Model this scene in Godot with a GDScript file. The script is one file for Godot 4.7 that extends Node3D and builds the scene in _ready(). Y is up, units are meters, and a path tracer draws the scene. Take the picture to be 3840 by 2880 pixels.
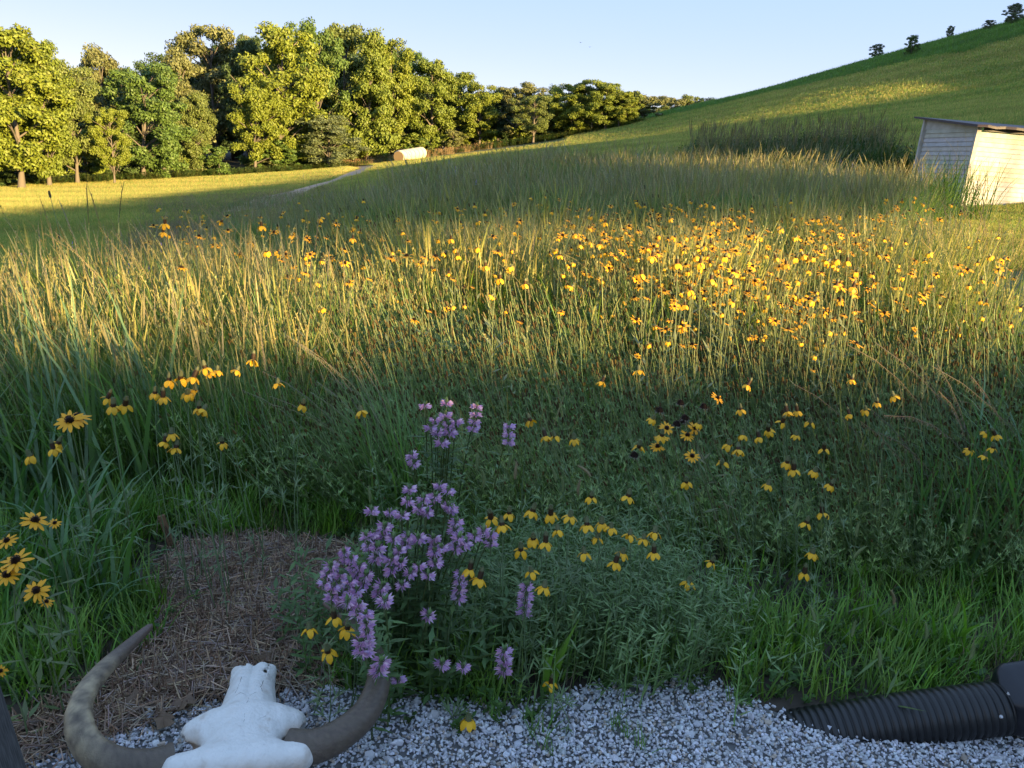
extends Node3D
# A prairie garden at sunset: gravel, bull skull and drain pipe in front, meadow, hay field, wood and hill behind.

const TPS := [[-3.0000, -8.0000, -2.068037], [-3.0000, -3.0000, 7.718893], [-3.0000, 0.0000, 1.012481], [-3.0000, 1.0000, -3.578374], [-3.0000, 2.0000, 31.279208], [-3.0000, 3.0000, 8.602732], [-1.5000, -8.0000, -2.354507], [-1.5000, -3.0000, -1.438015], [-1.5000, 0.0000, -6.584307], [-1.5000, 1.0000, -8.698071], [-1.5000, 2.0000, 4.061624], [-1.5000, 3.0000, -9.685960], [0.0000, -8.0000, 1.819230], [0.0000, -3.0000, 4.854879], [0.0000, 0.0000, -2.297888], [0.0000, 1.0000, 0.289921], [0.0000, 2.0000, -0.843841], [0.0000, 3.0000, -1.035054], [1.5000, -8.0000, 30.678972], [1.5000, -3.0000, 20.380422], [1.5000, 0.0000, 7.173051], [1.5000, 1.0000, 11.845503], [1.5000, 2.0000, -4.796609], [1.5000, 3.0000, 15.344439], [3.0000, -8.0000, -79.383473], [3.0000, -3.0000, -15.824706], [3.0000, 0.0000, -5.774922], [3.0000, 1.0000, 1.802227], [3.0000, 2.0000, -38.019400], [3.0000, 3.0000, 5.378986], [0.0000, 4.5000, 3.449964], [4.0000, 5.0000, -11.807966], [-3.5000, 5.0000, -16.671040], [-6.0000, 3.0000, -4.198741], [6.0000, 3.0000, 25.991539], [0.0000, 10.0000, 4.656680], [6.0000, 10.0000, 6.210003], [-7.0000, 10.0000, -0.731480], [9.3500, 17.0000, -32.354112], [9.0000, 18.5000, 16.678452], [13.0000, 17.0000, 5.291591], [13.0000, 20.0000, -2.653586], [0.0000, 18.0000, 17.889952], [-10.0000, 18.0000, -10.782225], [-5.0000, 18.0000, -3.315070], [4.5000, 18.0000, -4.583236], [-19.1990, 28.0000, 1.471975], [-27.3563, 40.0000, 0.100221], [-46.3316, 68.0000, -0.953734], [-41.2015, 78.0000, 2.159769], [-35.5389, 90.0000, -0.803729], [-26.9321, 103.0000, -3.032806], [-16.3482, 103.0000, 1.425962], [-10.9159, 42.0000, -3.121172], [-11.3917, 60.0000, -6.962548], [-13.1851, 80.0000, 1.269293], [-10.3287, 115.0000, 1.697030], [-3.5030, 140.0000, -2.716142], [5.6251, 165.0000, -2.963814], [15.3431, 185.0000, -3.923863], [-1.4607, 60.0000, 17.964448], [2.1296, 60.0000, -11.413684], [4.6256, 42.0000, 3.735168], [7.3286, 35.0000, -1.211655], [9.9832, 30.0000, 4.133120], [7.5961, 90.0000, -1.856335], [17.5000, 85.0000, -2.061759], [26.0012, 80.0000, 1.580550], [34.4853, 78.0000, 5.897172], [41.8795, 75.0000, -10.970371], [10.3902, 50.0000, 0.988871], [15.8065, 48.0000, -1.658292], [18.9091, 42.0000, -4.542882], [23.8427, 42.0000, 7.827082], [13.4356, 28.0000, 10.309707], [18.0083, 30.0000, -10.870910], [24.7380, 190.0000, 6.853518], [30.9225, 237.5000, 1.529631], [44.5284, 342.0000, -7.035687], [28.6094, 170.0000, 6.145974], [35.7618, 212.5000, 1.854885], [51.4970, 306.0000, -14.532720], [31.0584, 150.0000, 3.199113], [38.8230, 187.5000, -2.555001], [55.9051, 270.0000, 0.306243], [34.2628, 140.0000, 3.126560], [42.8285, 175.0000, -0.376286], [61.6730, 252.0000, -0.322836], [39.5781, 130.0000, -7.936079], [49.4726, 162.5000, -7.548440], [71.2405, 234.0000, -3.111731], [44.6101, 125.0000, 5.269518], [55.7626, 156.2500, 1.794268], [80.2982, 225.0000, 0.619490], [50.0349, 122.0000, -0.909614], [62.5437, 152.5000, -1.558304], [90.0629, 219.6000, -0.317478], [55.4205, 120.0000, 0.335345], [69.2756, 150.0000, 0.358405], [99.7569, 216.0000, 0.201551], [60.5674, 118.0000, 2.564050], [75.7092, 147.5000, 2.827789], [109.0213, 212.4000, 3.310992], [65.6934, 115.0000, 4.136665], [82.1168, 143.7500, 1.700691], [118.2482, 207.0000, -3.872201], [84.0000, 118.0000, -10.007389], [78.0000, 80.0000, 9.128143], [95.0000, 85.0000, 2.392693], [110.0000, 60.0000, 1.822886], [70.0000, 38.0000, -7.499778], [60.0000, 60.0000, -1.938953], [8.0000, 0.0000, -20.451919], [7.0000, -6.0000, 26.215823], [4.6616, -23.9639, 10.409427], [10.2188, -18.2092, 10.812589], [12.9975, -15.3318, -7.111693], [14.8036, -13.4616, 59.477978], [15.4288, -12.8142, 1.826237], [16.1234, -12.0948, -48.334646], [17.8601, -10.2965, 1.497101], [19.9441, -8.1384, 2.550447], [23.4174, -4.5418, 13.541467], [27.5853, -0.2257, 7.500787], [30.3639, 2.6516, -9.873186], [17.4616, -27.9838, -9.895281], [24.4082, -20.7904, -4.265612], [29.9655, -15.0357, 7.446289], [36.2174, -8.5616, -20.435938], [44.0067, -9.1329, -34.327910], [50.3080, -5.4868, 60.362544], [55.1706, -0.4514, -19.284553], [60.0332, 4.5840, 2.317448], [67.6745, 12.4967, 1.372213], [74.6210, 19.6901, 6.209884], [81.5676, 26.8835, -2.060867], [64.0001, -20.0993, 3.754952], [77.8933, -5.7125, -3.427900], [91.7865, 8.6743, -2.297376], [-20.0000, 0.0000, 4.067561], [-40.0000, 20.0000, 1.151493], [-80.0000, 60.0000, 0.143186], [-90.0000, 120.0000, -0.147525], [-25.0000, -30.0000, -3.177395], [10.0000, -70.0000, 1.364723], [80.0000, -60.0000, -2.556038], [-60.0000, -60.0000, 0.458731], [-50.0000, 160.0000, 2.298041], [0.0000, 200.0000, -3.665382], [0.0000, 300.0000, 4.799802], [60.0000, 320.0000, 17.535171], [-100.0000, 300.0000, -0.183387]]  # ground control points; unseen slope behind the viewer raised to cast the meadow shade
const TPSA := [18.2424140, 4.3148375, 0.7227440]
const GRAVEL_EDGE := [
	[-1.034, -1.256],
	[-0.928, -1.267],
	[-0.789, -1.35],
	[-0.697, -1.411],
	[-0.638, -1.471],
	[-0.472, -1.524],
	[-0.391, -1.555],
	[-0.223, -1.556],
	[-0.097, -1.538],
	[0.059, -1.541],
	[0.148, -1.568],
	[0.317, -1.668],
	[0.517, -1.718],
	[0.605, -1.677],
	[0.683, -1.617],
	[0.792, -1.565],
	[0.96, -1.561],
	[1.197, -1.581],
	[1.468, -1.645]]
const TREES := [
	[-40.46, -62, 12.045, 3.777, 0],
	[-40.71, -66, 11.558, 2.613, 1],
	[-40.504, -70, 10.273, 2.558, 2],
	[-43.192, -80, 12.541, 2.924, 3],
	[-37.405, -76, 10.643, 3.472, 4],
	[-36.665, -69, 6.419, 1.471, 0],
	[-37.826, -86, 12.831, 3.274, 3],
	[-47.517, -102, 13.896, 3.728, 5],
	[-43.106, -108, 17.539, 4.934, 3],
	[-37.394, -104, 16.509, 2.851, 5],
	[-30.75, -97, 16.659, 5.022, 0],
	[-32.546, -93, 10.906, 3.116, 0],
	[-35.642, -84, 8.611, 2.302, 2],
	[-29.064, -108, 17.98, 3.947, 4],
	[-26.921, -113, 18.663, 4.474, 2],
	[-22.565, -109, 16.587, 3.984, 1],
	[-20.002, -112, 15.686, 3.752, 0],
	[-18.483, -118, 14.599, 2.695, 4],
	[-14.824, -117, 12.861, 3.92, 1],
	[-11.22, -122, 11.357, 3.716, 1],
	[-7.741, -118, 9.209, 3.055, 0],
	[-5.206, -126, 8.781, 2.878, 5],
	[-2.661, -122, 8.758, 3.901, 3],
	[0.11, -112, 6.265, 2.456, 2],
	[3.168, -124, 7.592, 2.832, 5],
	[4.489, -117, 7.241, 3.029, 0],
	[8.197, -114, 6.89, 3.169, 1],
	[11.798, -112, 4.937, 2.271, 0],
	[26.074, -192, 4.144, 1.906, 4],
	[33.073, -205, 4.98, 2.291, 2],
	[39.884, -285, 17.759, 6.944, 3],
	[44.014, -255, 13.405, 4.66, 3],
	[49.81, -265, 15.967, 4.842, 2],
	[52.407, -245, 12.764, 5.596, 5],
	[47.962, -300, 19.737, 5.482, 3],
	[-55.492, -92, 10.767, 3.643, 5],
	[-55.106, -98, 11.432, 3.88, 5],
	[-53.024, -104, 12.381, 4.434, 5],
	[-51.268, -118, 14.265, 5.391, 5],
	[-46.727, -124, 16.531, 5.665, 5],
	[-38.046, -128, 17.828, 5.848, 5],
	[-32.522, -132, 18.427, 6.03, 5],
	[-24.229, -136, 16.515, 5.799, 5],
	[-16.042, -140, 12.88, 5.925, 5],
	[-9.007, -160, 10.287, 4.732, 5],
	[6.626, -128, 6.322, 2.908, 5],
	[12.08, -124, 4.694, 2.159, 5],
	[-45.919, -66, 12.532, 3.618, 1],
	[-1.47, -140, 8.156, 3.752, 5],
	[-54.464, -84, 11.313, 3.837, 5],
	[5.962, -115, 7.024, 2.802, 0],
	[10.073, -113, 6.201, 2.852, 1],
	[13.344, -112, 3.906, 1.797, 0]]
const SHRUBS := [
	[-45.269, -64.685, 2.91, 2.642, 5],
	[-44.373, -64.753, 3.499, 2.223, 3],
	[-44.112, -65.776, 4.404, 1.748, 2],
	[-45.446, -69.297, 3.492, 2.363, 2],
	[-45.987, -71.731, 5.069, 1.969, 1],
	[-45.153, -72.063, 3.078, 1.602, 3],
	[-45.859, -74.945, 3.095, 2.008, 0],
	[-43.326, -72.504, 3.614, 2.605, 5],
	[-40.093, -68.73, 4.321, 2.087, 1],
	[-42.319, -74.436, 4.994, 1.869, 0],
	[-41.475, -74.857, 3.094, 2.564, 1],
	[-38.987, -72.231, 4.69, 2.455, 4],
	[-40.308, -76.761, 4.66, 2.157, 5],
	[-40.688, -79.686, 2.507, 2.705, 4],
	[-38.297, -77.168, 3.639, 1.79, 1],
	[-37.447, -77.711, 4.813, 1.958, 4],
	[-37.968, -81.229, 3.399, 2.397, 5],
	[-36.036, -79.535, 4.441, 2.578, 1],
	[-36.842, -83.987, 4.963, 1.868, 1],
	[-34.864, -82.162, 5.093, 2.411, 5],
	[-35.676, -87.024, 5.112, 2.623, 2],
	[-33.219, -83.961, 3.308, 1.71, 4],
	[-32.96, -86.435, 2.842, 2.716, 2],
	[-32.632, -88.914, 3.679, 2.704, 0],
	[-33.838, -95.942, 4.324, 1.878, 4],
	[-32.336, -95.548, 2.356, 2.484, 3],
	[-30.643, -94.526, 3.969, 2.47, 4],
	[-30.201, -97.444, 3.864, 1.858, 4],
	[-29.246, -98.901, 2.576, 2.225, 5],
	[-28.943, -102.813, 3.381, 1.625, 3],
	[-27.406, -102.522, 2.816, 2.564, 4],
	[-26.105, -103.121, 4.928, 2.111, 2],
	[-25.028, -104.714, 3.244, 2.225, 0],
	[-24.323, -108.143, 4.964, 2.332, 0],
	[-23.524, -111.567, 5.041, 2.695, 4],
	[-22.428, -113.967, 4.66, 1.93, 4],
	[-20.643, -112.973, 3.228, 1.94, 2],
	[-18.955, -112.367, 4.056, 2.357, 3],
	[-17.224, -111.365, 3.527, 2.107, 1],
	[-15.748, -111.94, 2.707, 2.266, 4],
	[-14.599, -115.178, 4.196, 2.033, 1],
	[-13.553, -120.102, 2.932, 1.791, 1],
	[-11.432, -115.592, 3.219, 1.893, 3],
	[-10.335, -121.545, 2.578, 2.14, 3],
	[-8.538, -119.995, 4.854, 2.9, 0],
	[-6.85, -119.548, 4.844, 1.669, 0],
	[-5.242, -120.556, 2.722, 2.598, 5],
	[-3.586, -120.756, 2.227, 1.684, 5],
	[-1.917, -120.326, 4.742, 1.908, 0],
	[-0.265, -120.242, 2.995, 2.515, 4],
	[1.373, -119.466, 3.316, 2.595, 2],
	[3.098, -123.271, 3.749, 1.808, 2],
	[4.673, -120.55, 4.818, 2.334, 0],
	[6.132, -117.009, 3.221, 2.6, 5],
	[8.045, -122.12, 3.883, 2.463, 5],
	[9.649, -121.545, 3.842, 2.331, 5],
	[11.223, -120.854, 3.172, 2.47, 1],
	[12.887, -121.257, 3.641, 1.635, 3],
	[14.214, -118.711, 4.773, 2.432, 2],
	[15.595, -117.128, 3.27, 2.535, 3]]
const BALM := [
	[-0.223, 0.487, -1.671, 1],
	[-0.153, 0.494, -1.692, 1],
	[-0.132, 0.484, -1.687, 1],
	[-0.224, 0.464, -1.652, 1],
	[-0.187, 0.468, -1.663, 2],
	[-0.161, 0.472, -1.671, 1],
	[-0.128, 0.455, -1.664, 1],
	[-0.195, 0.45, -1.647, 1],
	[-0.176, 0.443, -1.645, 1],
	[-0.119, 0.449, -1.66, 1],
	[-0.303, 0.446, -1.623, 1],
	[-0.26, 0.443, -1.629, 1],
	[-0.233, 0.437, -1.63, 1],
	[-0.269, 0.415, -1.607, 2],
	[-0.293, 0.402, -1.594, 1],
	[-0.305, 0.397, -1.589, 2],
	[-0.279, 0.375, -1.579, 2],
	[-0.245, 0.393, -1.596, 1],
	[-0.214, 0.397, -1.605, 2],
	[-0.187, 0.393, -1.607, 1],
	[-0.152, 0.393, -1.613, 2],
	[-0.131, 0.375, -1.604, 1],
	[-0.105, 0.424, -1.644, 2],
	[-0.096, 0.393, -1.623, 2],
	[-0.081, 0.384, -1.619, 1],
	[-0.058, 0.397, -1.633, 1],
	[-0.038, 0.408, -1.644, 1],
	[-0.02, 0.401, -1.642, 2],
	[-0.35, 0.367, -1.561, 2],
	[-0.376, 0.34, -1.54, 2],
	[-0.383, 0.324, -1.529, 2],
	[-0.332, 0.353, -1.555, 2],
	[-0.315, 0.34, -1.55, 2],
	[-0.297, 0.323, -1.542, 2],
	[-0.353, 0.323, -1.533, 2],
	[-0.33, 0.309, -1.529, 2],
	[-0.313, 0.294, -1.522, 2],
	[-0.347, 0.287, -1.514, 2],
	[-0.365, 0.301, -1.518, 2],
	[-0.264, 0.397, -1.309, 2],
	[-0.286, 0.404, -1.308, 1],
	[-0.249, 0.378, -1.306, 2],
	[-0.258, 0.302, -1.536, 2],
	[-0.214, 0.404, -1.319, 1],
	[-0.146, 0.367, -1.596, 2],
	[-0.143, 0.346, -1.582, 1],
	[-0.199, 0.327, -1.561, 1],
	[-0.082, 0.325, -1.579, 4],
	[0.074, 0.302, -1.588, 4],
	[0.034, 0.179, -1.508, 3],
	[-0.105, 0.155, -1.476, 1],
	[-0.198, 0.123, -1.447, 1],
	[-0.212, 0.288, -1.285, 2],
	[-0.243, 0.343, -1.297, 3],
	[-0.147, 0.248, -1.521, 1],
	[-0.057, 0.149, -1.479, 1],
	[-0.253, 0.325, -1.29, 2],
	[-0.223, 0.349, -1.571, 1],
	[-0.179, 0.34, -1.572, 1],
	[-0.244, 0.353, -1.57, 2],
	[-0.229, 0.371, -1.584, 1],
	[-0.156, 0.323, -1.565, 1],
	[-0.213, 0.305, -1.545, 1]]
const BALM2 := [
	[-0.228, 0.61, -1.942, 1],
	[-0.172, 0.618, -1.959, 1],
	[-0.172, 0.586, -1.952, 1],
	[-0.163, 0.558, -1.948, 1],
	[-0.199, 0.573, -1.942, 1],
	[-0.19, 0.54, -1.937, 1],
	[-0.157, 0.54, -1.945, 1],
	[-0.176, 0.512, -1.934, 1],
	[-0.252, 0.478, -1.908, 1],
	[-0.246, 0.458, -1.905, 1],
	[-0.091, 0.608, -1.979, 4],
	[0.002, 0.556, -1.989, 3],
	[-0.143, 0.568, -1.955, 1],
	[-0.209, 0.552, -1.935, 1]]
const CONES := [
	[0.236, 0.42, -1.866],
	[0.337, 0.42, -1.892],
	[0.08, 0.4, -1.793],
	[0.127, 0.4, -1.783],
	[0.173, 0.42, -1.742],
	[0.083, 0.38, -1.68],
	[0.055, 0.36, -1.658],
	[0.113, 0.38, -1.668],
	[0.082, 0.34, -1.595],
	[0.114, 0.32, -1.565],
	[0.292, 0.33, -1.691],
	[0.328, 0.38, -1.748],
	[0.396, 0.38, -1.773],
	[0.385, 0.36, -1.699],
	[0.217, 0.4, -1.739],
	[0.256, 0.4, -1.759],
	[0.214, 0.34, -1.706],
	[-0.037, 0.33, -1.561],
	[0.249, 0.36, -1.755],
	[0.278, 0.4, -1.737],
	[0.312, 0.34, -1.723],
	[0.587, 0.25, -1.883],
	[0.515, 0.22, -1.818],
	[0.908, 0.3, -2.082],
	[0.966, 0.32, -2.12],
	[0.862, 0.22, -1.923],
	[0.903, 0.25, -1.989],
	[0.151, 0.08, -1.542],
	[-0.395, 0.25, -1.431],
	[-0.345, 0.22, -1.398],
	[-0.314, 0.25, -1.443],
	[-0.345, 0.27, -1.449],
	[-0.024, 0.42, -1.692],
	[0.005, 0.42, -1.66],
	[0.142, 0.4, -1.7],
	[-0.061, 0.35, -1.564],
	[0.369, 0.36, -1.769],
	[0.02, 0.42, -1.726],
	[-0.034, 0.05, -1.429],
	[-0.667, 0.6, -2.071],
	[-0.793, 0.62, -2.099],
	[-0.752, 0.65, -2.115],
	[-0.885, 0.62, -2.095],
	[-0.876, 0.62, -1.998],
	[-0.904, 0.62, -1.979],
	[-0.951, 0.6, -2.012],
	[-0.962, 0.58, -1.95],
	[-0.928, 0.58, -1.925],
	[-1.052, 0.55, -1.903],
	[-1.085, 0.56, -1.937],
	[-1.03, 0.55, -1.921],
	[-0.879, 0.6, -2.12],
	[-0.87, 0.6, -2.149],
	[-0.586, 0.55, -2.045],
	[-0.419, 0.55, -2.035],
	[-0.884, 0.5, -1.869],
	[-0.897, 0.48, -1.856],
	[-0.785, 0.45, -1.957],
	[-1.196, 0.45, -1.765],
	[-1.141, 0.47, -1.774],
	[-1.152, 0.47, -1.812],
	[-0.874, 0.46, -1.87],
	[-0.88, 0.58, -2.01],
	[-0.883, 0.58, -1.973],
	[-0.813, 0.56, -1.909],
	[-0.829, 0.56, -1.917],
	[0.061, 0.55, -2.078],
	[0.11, 0.5, -2.091],
	[0.137, 0.5, -2.102],
	[0.194, 0.5, -2.092],
	[0.681, 0.5, -2.115],
	[0.747, 0.55, -2.365],
	[0.797, 0.6, -2.495],
	[0.466, 0.5, -2.183],
	[0.92, 0.45, -2.124],
	[0.965, 0.42, -2.1],
	[0.534, 0.4, -2.076],
	[0.786, 0.4, -2.112],
	[0.903, 0.55, -2.383],
	[0.944, 0.55, -2.404],
	[0.887, 0.52, -2.364],
	[0.915, 0.5, -2.302],
	[0.987, 0.52, -2.389],
	[1.138, 0.54, -2.452],
	[1.207, 0.55, -2.49],
	[1.273, 0.56, -2.556],
	[1.236, 0.6, -2.702],
	[1.343, 0.58, -2.594],
	[0.987, 0.48, -2.247],
	[0.781, 0.5, -2.247],
	[0.644, 0.45, -2.129],
	[0.391, 0.48, -2.126],
	[0.451, 0.52, -2.282],
	[0.29, 0.6, -2.38],
	[0.424, 0.62, -2.494],
	[0.854, 0.45, -2.176],
	[0.867, 0.44, -2.148],
	[1.638, 0.5, -2.503],
	[1.659, 0.5, -2.485],
	[1.569, 0.46, -2.372],
	[1.628, 0.47, -2.432],
	[1.547, 0.46, -2.422],
	[0.682, 0.48, -2.215],
	[0.733, 0.5, -2.257],
	[0.596, 0.52, -2.275],
	[0.834, 0.5, -2.325]]
const SUSANS := [
	[-1.018, 0.42, -1.496, 0.06],
	[-1.018, 0.36, -1.424, 0.07],
	[-1.024, 0.34, -1.399, 0.055],
	[-0.953, 0.32, -1.383, 0.055],
	[-1.066, 0.38, -1.469, 0.045],
	[-1.142, 0.52, -1.853, 0.075],
	[-1.138, 0.52, -1.877, 0.075],
	[-0.949, 0.28, -1.405, 0.03],
	[-0.995, 0.4, -1.527, 0.03],
	[-1.017, 0.15, -1.339, 0.03]]
const SEEDHEADS := [
	[0.553, 0.55, -2.376, 0],
	[0.481, 0.53, -2.34, 0],
	[0.559, 0.52, -2.311, 0],
	[0.633, 0.54, -2.39, 0],
	[0.534, 0.5, -2.303, 0],
	[0.562, 0.5, -2.347, 0],
	[0.688, 0.56, -2.444, 1],
	[0.494, 0.5, -2.262, 1],
	[0.564, 0.48, -2.27, 1],
	[0.477, 0.48, -2.228, 1],
	[0.586, 0.5, -2.285, 1],
	[0.466, 0.45, -2.223, 1],
	[0.395, 0.42, -2.205, 0],
	[0.569, 0.44, -2.194, 1]]
const CREST := [
	[18.759, 8.38],
	[12.592, 12.974],
	[14.584, 13.442],
	[20.321, 9.59],
	[14.392, 12.187],
	[20.489, 10.582],
	[13.653, 16.2],
	[19.008, 6.968],
	[17.943, 9.125],
	[20.783, 8.532],
	[13.872, 12.351],
	[14.048, 11.572],
	[13.376, 14.867],
	[12.114, 15.783],
	[12.784, 17.851],
	[12.112, 15.567],
	[20.273, 9.334],
	[19.712, 8.809],
	[19.95, 9.246],
	[16.591, 8.527],
	[13.563, 14.62],
	[11.055, 14.619],
	[13.124, 15.095],
	[11.61, 14.688],
	[12.908, 16.643],
	[20.477, 8.078],
	[16.838, 12.594],
	[16.312, 11.777],
	[12.162, 14.542],
	[13.297, 15.479],
	[19.968, 8.058],
	[22.084, 12.253],
	[16.882, 13.462],
	[20.631, 7.269],
	[19.526, 9.19],
	[18.763, 8.931],
	[20.587, 6.806],
	[19.631, 8.259],
	[15.155, 15.48],
	[19.916, 7.652],
	[18.135, 9.89],
	[15.816, 11.748],
	[17.959, 12.43],
	[18.853, 7.381],
	[19.02, 8.391],
	[14.967, 14.503],
	[13.898, 16.627],
	[20.786, 9.06],
	[12.183, 15.82],
	[13.624, 14.745],
	[18.239, 14.241],
	[15.001, 11.574],
	[13.833, 11.868],
	[13.285, 12.272],
	[20.656, 6.28],
	[18.94, 9.633],
	[18.943, 7.648],
	[12.412, 16.287],
	[13.415, 16.828],
	[12.77, 14.885],
	[15.532, 13.236],
	[20.024, 6.177],
	[17.571, 10.083],
	[21.316, 6.691],
	[17.988, 7.383],
	[16.447, 11.406],
	[19.479, 9.048],
	[21.177, 6.814],
	[20.304, 9.353],
	[17.16, 9.962],
	[13.184, 17.415],
	[16.582, 8.675],
	[13.731, 14.619],
	[19.72, 7.906],
	[12.452, 15.151],
	[16.221, 13.649],
	[17.7, 7.963],
	[16.877, 10.783],
	[16.361, 11.148],
	[22.031, 7.72],
	[19.607, 7.929],
	[18.476, 9.129],
	[16.948, 13.386],
	[18.072, 12.238],
	[13.721, 14.375],
	[14.188, 16.634],
	[19.878, 5.62],
	[13.006, 13.538],
	[17.816, 10.938],
	[18.1, 8.765],
	[19.254, 9.591],
	[20.957, 7.928],
	[21.444, 8.565],
	[18.537, 9.969],
	[17.627, 10.293],
	[19.952, 9.494],
	[15.932, 9.493],
	[17.949, 9.955],
	[12.318, 16.381],
	[13.164, 14.764],
	[14.672, 13.875],
	[14.194, 12.899],
	[13.7, 13.309],
	[16.274, 13.569],
	[16.319, 11.529],
	[12.063, 14.168],
	[9.45, 14.033],
	[18.54, 8.53],
	[17.062, 9.976],
	[13.974, 14.187]]
const DEEP := [
	[-63.494, -90.829, 12.968, 5.703],
	[-59.2, -88.631, 13.695, 6.356],
	[-58.55, -91.661, 13.279, 6.397],
	[-64.961, -106.289, 11.481, 5.523],
	[-63.805, -109.687, 10.647, 4.776],
	[-63.339, -114.937, 11.388, 5.525],
	[-61.48, -118.064, 11.843, 6.462],
	[-52.539, -107.091, 11.804, 5.467],
	[-51.977, -112.86, 12.035, 4.971],
	[-53.923, -125.232, 12.09, 4.758],
	[-48.118, -120.356, 15.572, 4.666],
	[-48.962, -132.293, 16.077, 4.795],
	[-44.222, -129.917, 16.964, 6.303],
	[-38.047, -122.402, 17.292, 4.902],
	[-35.942, -127.752, 16.925, 6.312],
	[-34.769, -138.009, 18.072, 4.534],
	[-28.596, -128.704, 15.505, 5.419],
	[-27.572, -142.912, 17.315, 4.568],
	[-24.162, -148.513, 14.694, 5.117],
	[-18.479, -139.037, 13.303, 4.845],
	[-13.733, -134.748, 9.418, 5.433],
	[-9.958, -139.157, 8.015, 4.891],
	[-5.833, -139.873, 7.44, 6.292],
	[-1.645, -140.839, 6.423, 4.88],
	[2.396, -143.09, 7.76, 5.086],
	[7.439, -157.843, 6.353, 6.206],
	[11.343, -147.425, 4.597, 5.016],
	[17.911, -164.969, 1.235, 5.181],
	[21.106, -153.592, 0.966, 5.993]]
const SHADE_TREES := [
	[21.453, 22.107, 1.877, 2.274],
	[23.665, 22.227, 2.164, 2.754],
	[23.025, 19.594, 1.776, 2.559],
	[23.995, 18.515, 1.771, 2.747],
	[26.676, 19.088, 2.104, 3.272],
	[26.534, 16.935, 1.869, 3.23],
	[26.682, 15.063, 1.711, 3.265],
	[29.448, 15.717, 2.011, 3.758],
	[30.067, 14.3, 2.028, 3.908],
	[29.591, 11.825, 1.981, 3.909],
	[32.038, 12.172, 2.39, 4.366],
	[33.508, 11.575, 3.944, 4.631],
	[32.748, 8.825, 3.645, 4.568],
	[34.545, 8.546, 3.654, 4.813],
	[36.76, 8.668, 3.528, 4.923],
	[36.121, 6.035, 3.063, 4.696],
	[37.088, 4.954, 2.645, 4.514],
	[39.77, 5.528, 2.099, 4.204],
	[39.63, 3.377, 1.55, 3.909],
	[39.776, 1.503, 1.222, 3.628],
	[42.541, 2.157, 0.493, 2.947],
	[43.163, 0.742, 0.117, 2.618],
	[42.686, -1.735, 0.075, 2.624],
	[45.131, -1.389, -0.65, 1.948]]
const STRAWP := [[-1.040, 2.100], [-0.946, 2.224], [-0.746, 2.309], [-0.452, 2.329], [-0.384, 1.939], [-0.385, 1.717], [-0.371, 1.562], [-0.635, 1.464], [-0.783, 1.337], [-0.913, 1.244], [-0.935, 1.194], [-1.034, 1.256], [-0.992, 1.368], [-0.923, 1.500], [-0.854, 1.653], [-0.926, 1.856]]
const LAWNP := [[0.437, 1.674], [0.601, 1.659], [0.690, 1.601], [0.792, 1.534], [0.949, 1.536], [1.187, 1.564], [1.444, 1.609], [2.533, 3.123], [1.508, 2.797], [1.196, 2.699], [0.901, 2.608], [0.656, 2.422], [0.516, 2.075]]
const FOX := [
	[-0.079, 0.42, -1.99],
	[-0.053, 0.42, -1.882],
	[0.012, 0.42, -2.027],
	[0.03, 0.42, -1.947],
	[0.091, 0.42, -1.96],
	[0.143, 0.42, -1.954],
	[0.244, 0.42, -2.009],
	[0.294, 0.42, -2.054],
	[-0.354, 0.35, -1.871],
	[-0.161, 0.35, -1.88],
	[0.51, 0.35, -2.026],
	[0.846, 0.35, -2.035],
	[0.976, 0.35, -1.909],
	[0.918, 0.35, -1.784],
	[0.943, 0.16, -1.6],
	[1.196, 0.16, -1.661],
	[0.925, 0.16, -1.72],
	[1.125, 0.16, -1.738],
	[1.265, 0.16, -1.864],
	[0.847, 0.16, -1.77],
	[1.115, 0.16, -1.899],
	[0.206, 0.16, -1.677],
	[0.173, 0.35, -2.048],
	[0.219, 0.35, -2.032]]

var rng := RandomNumberGenerator.new()
var used := {}
var M := {}

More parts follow.
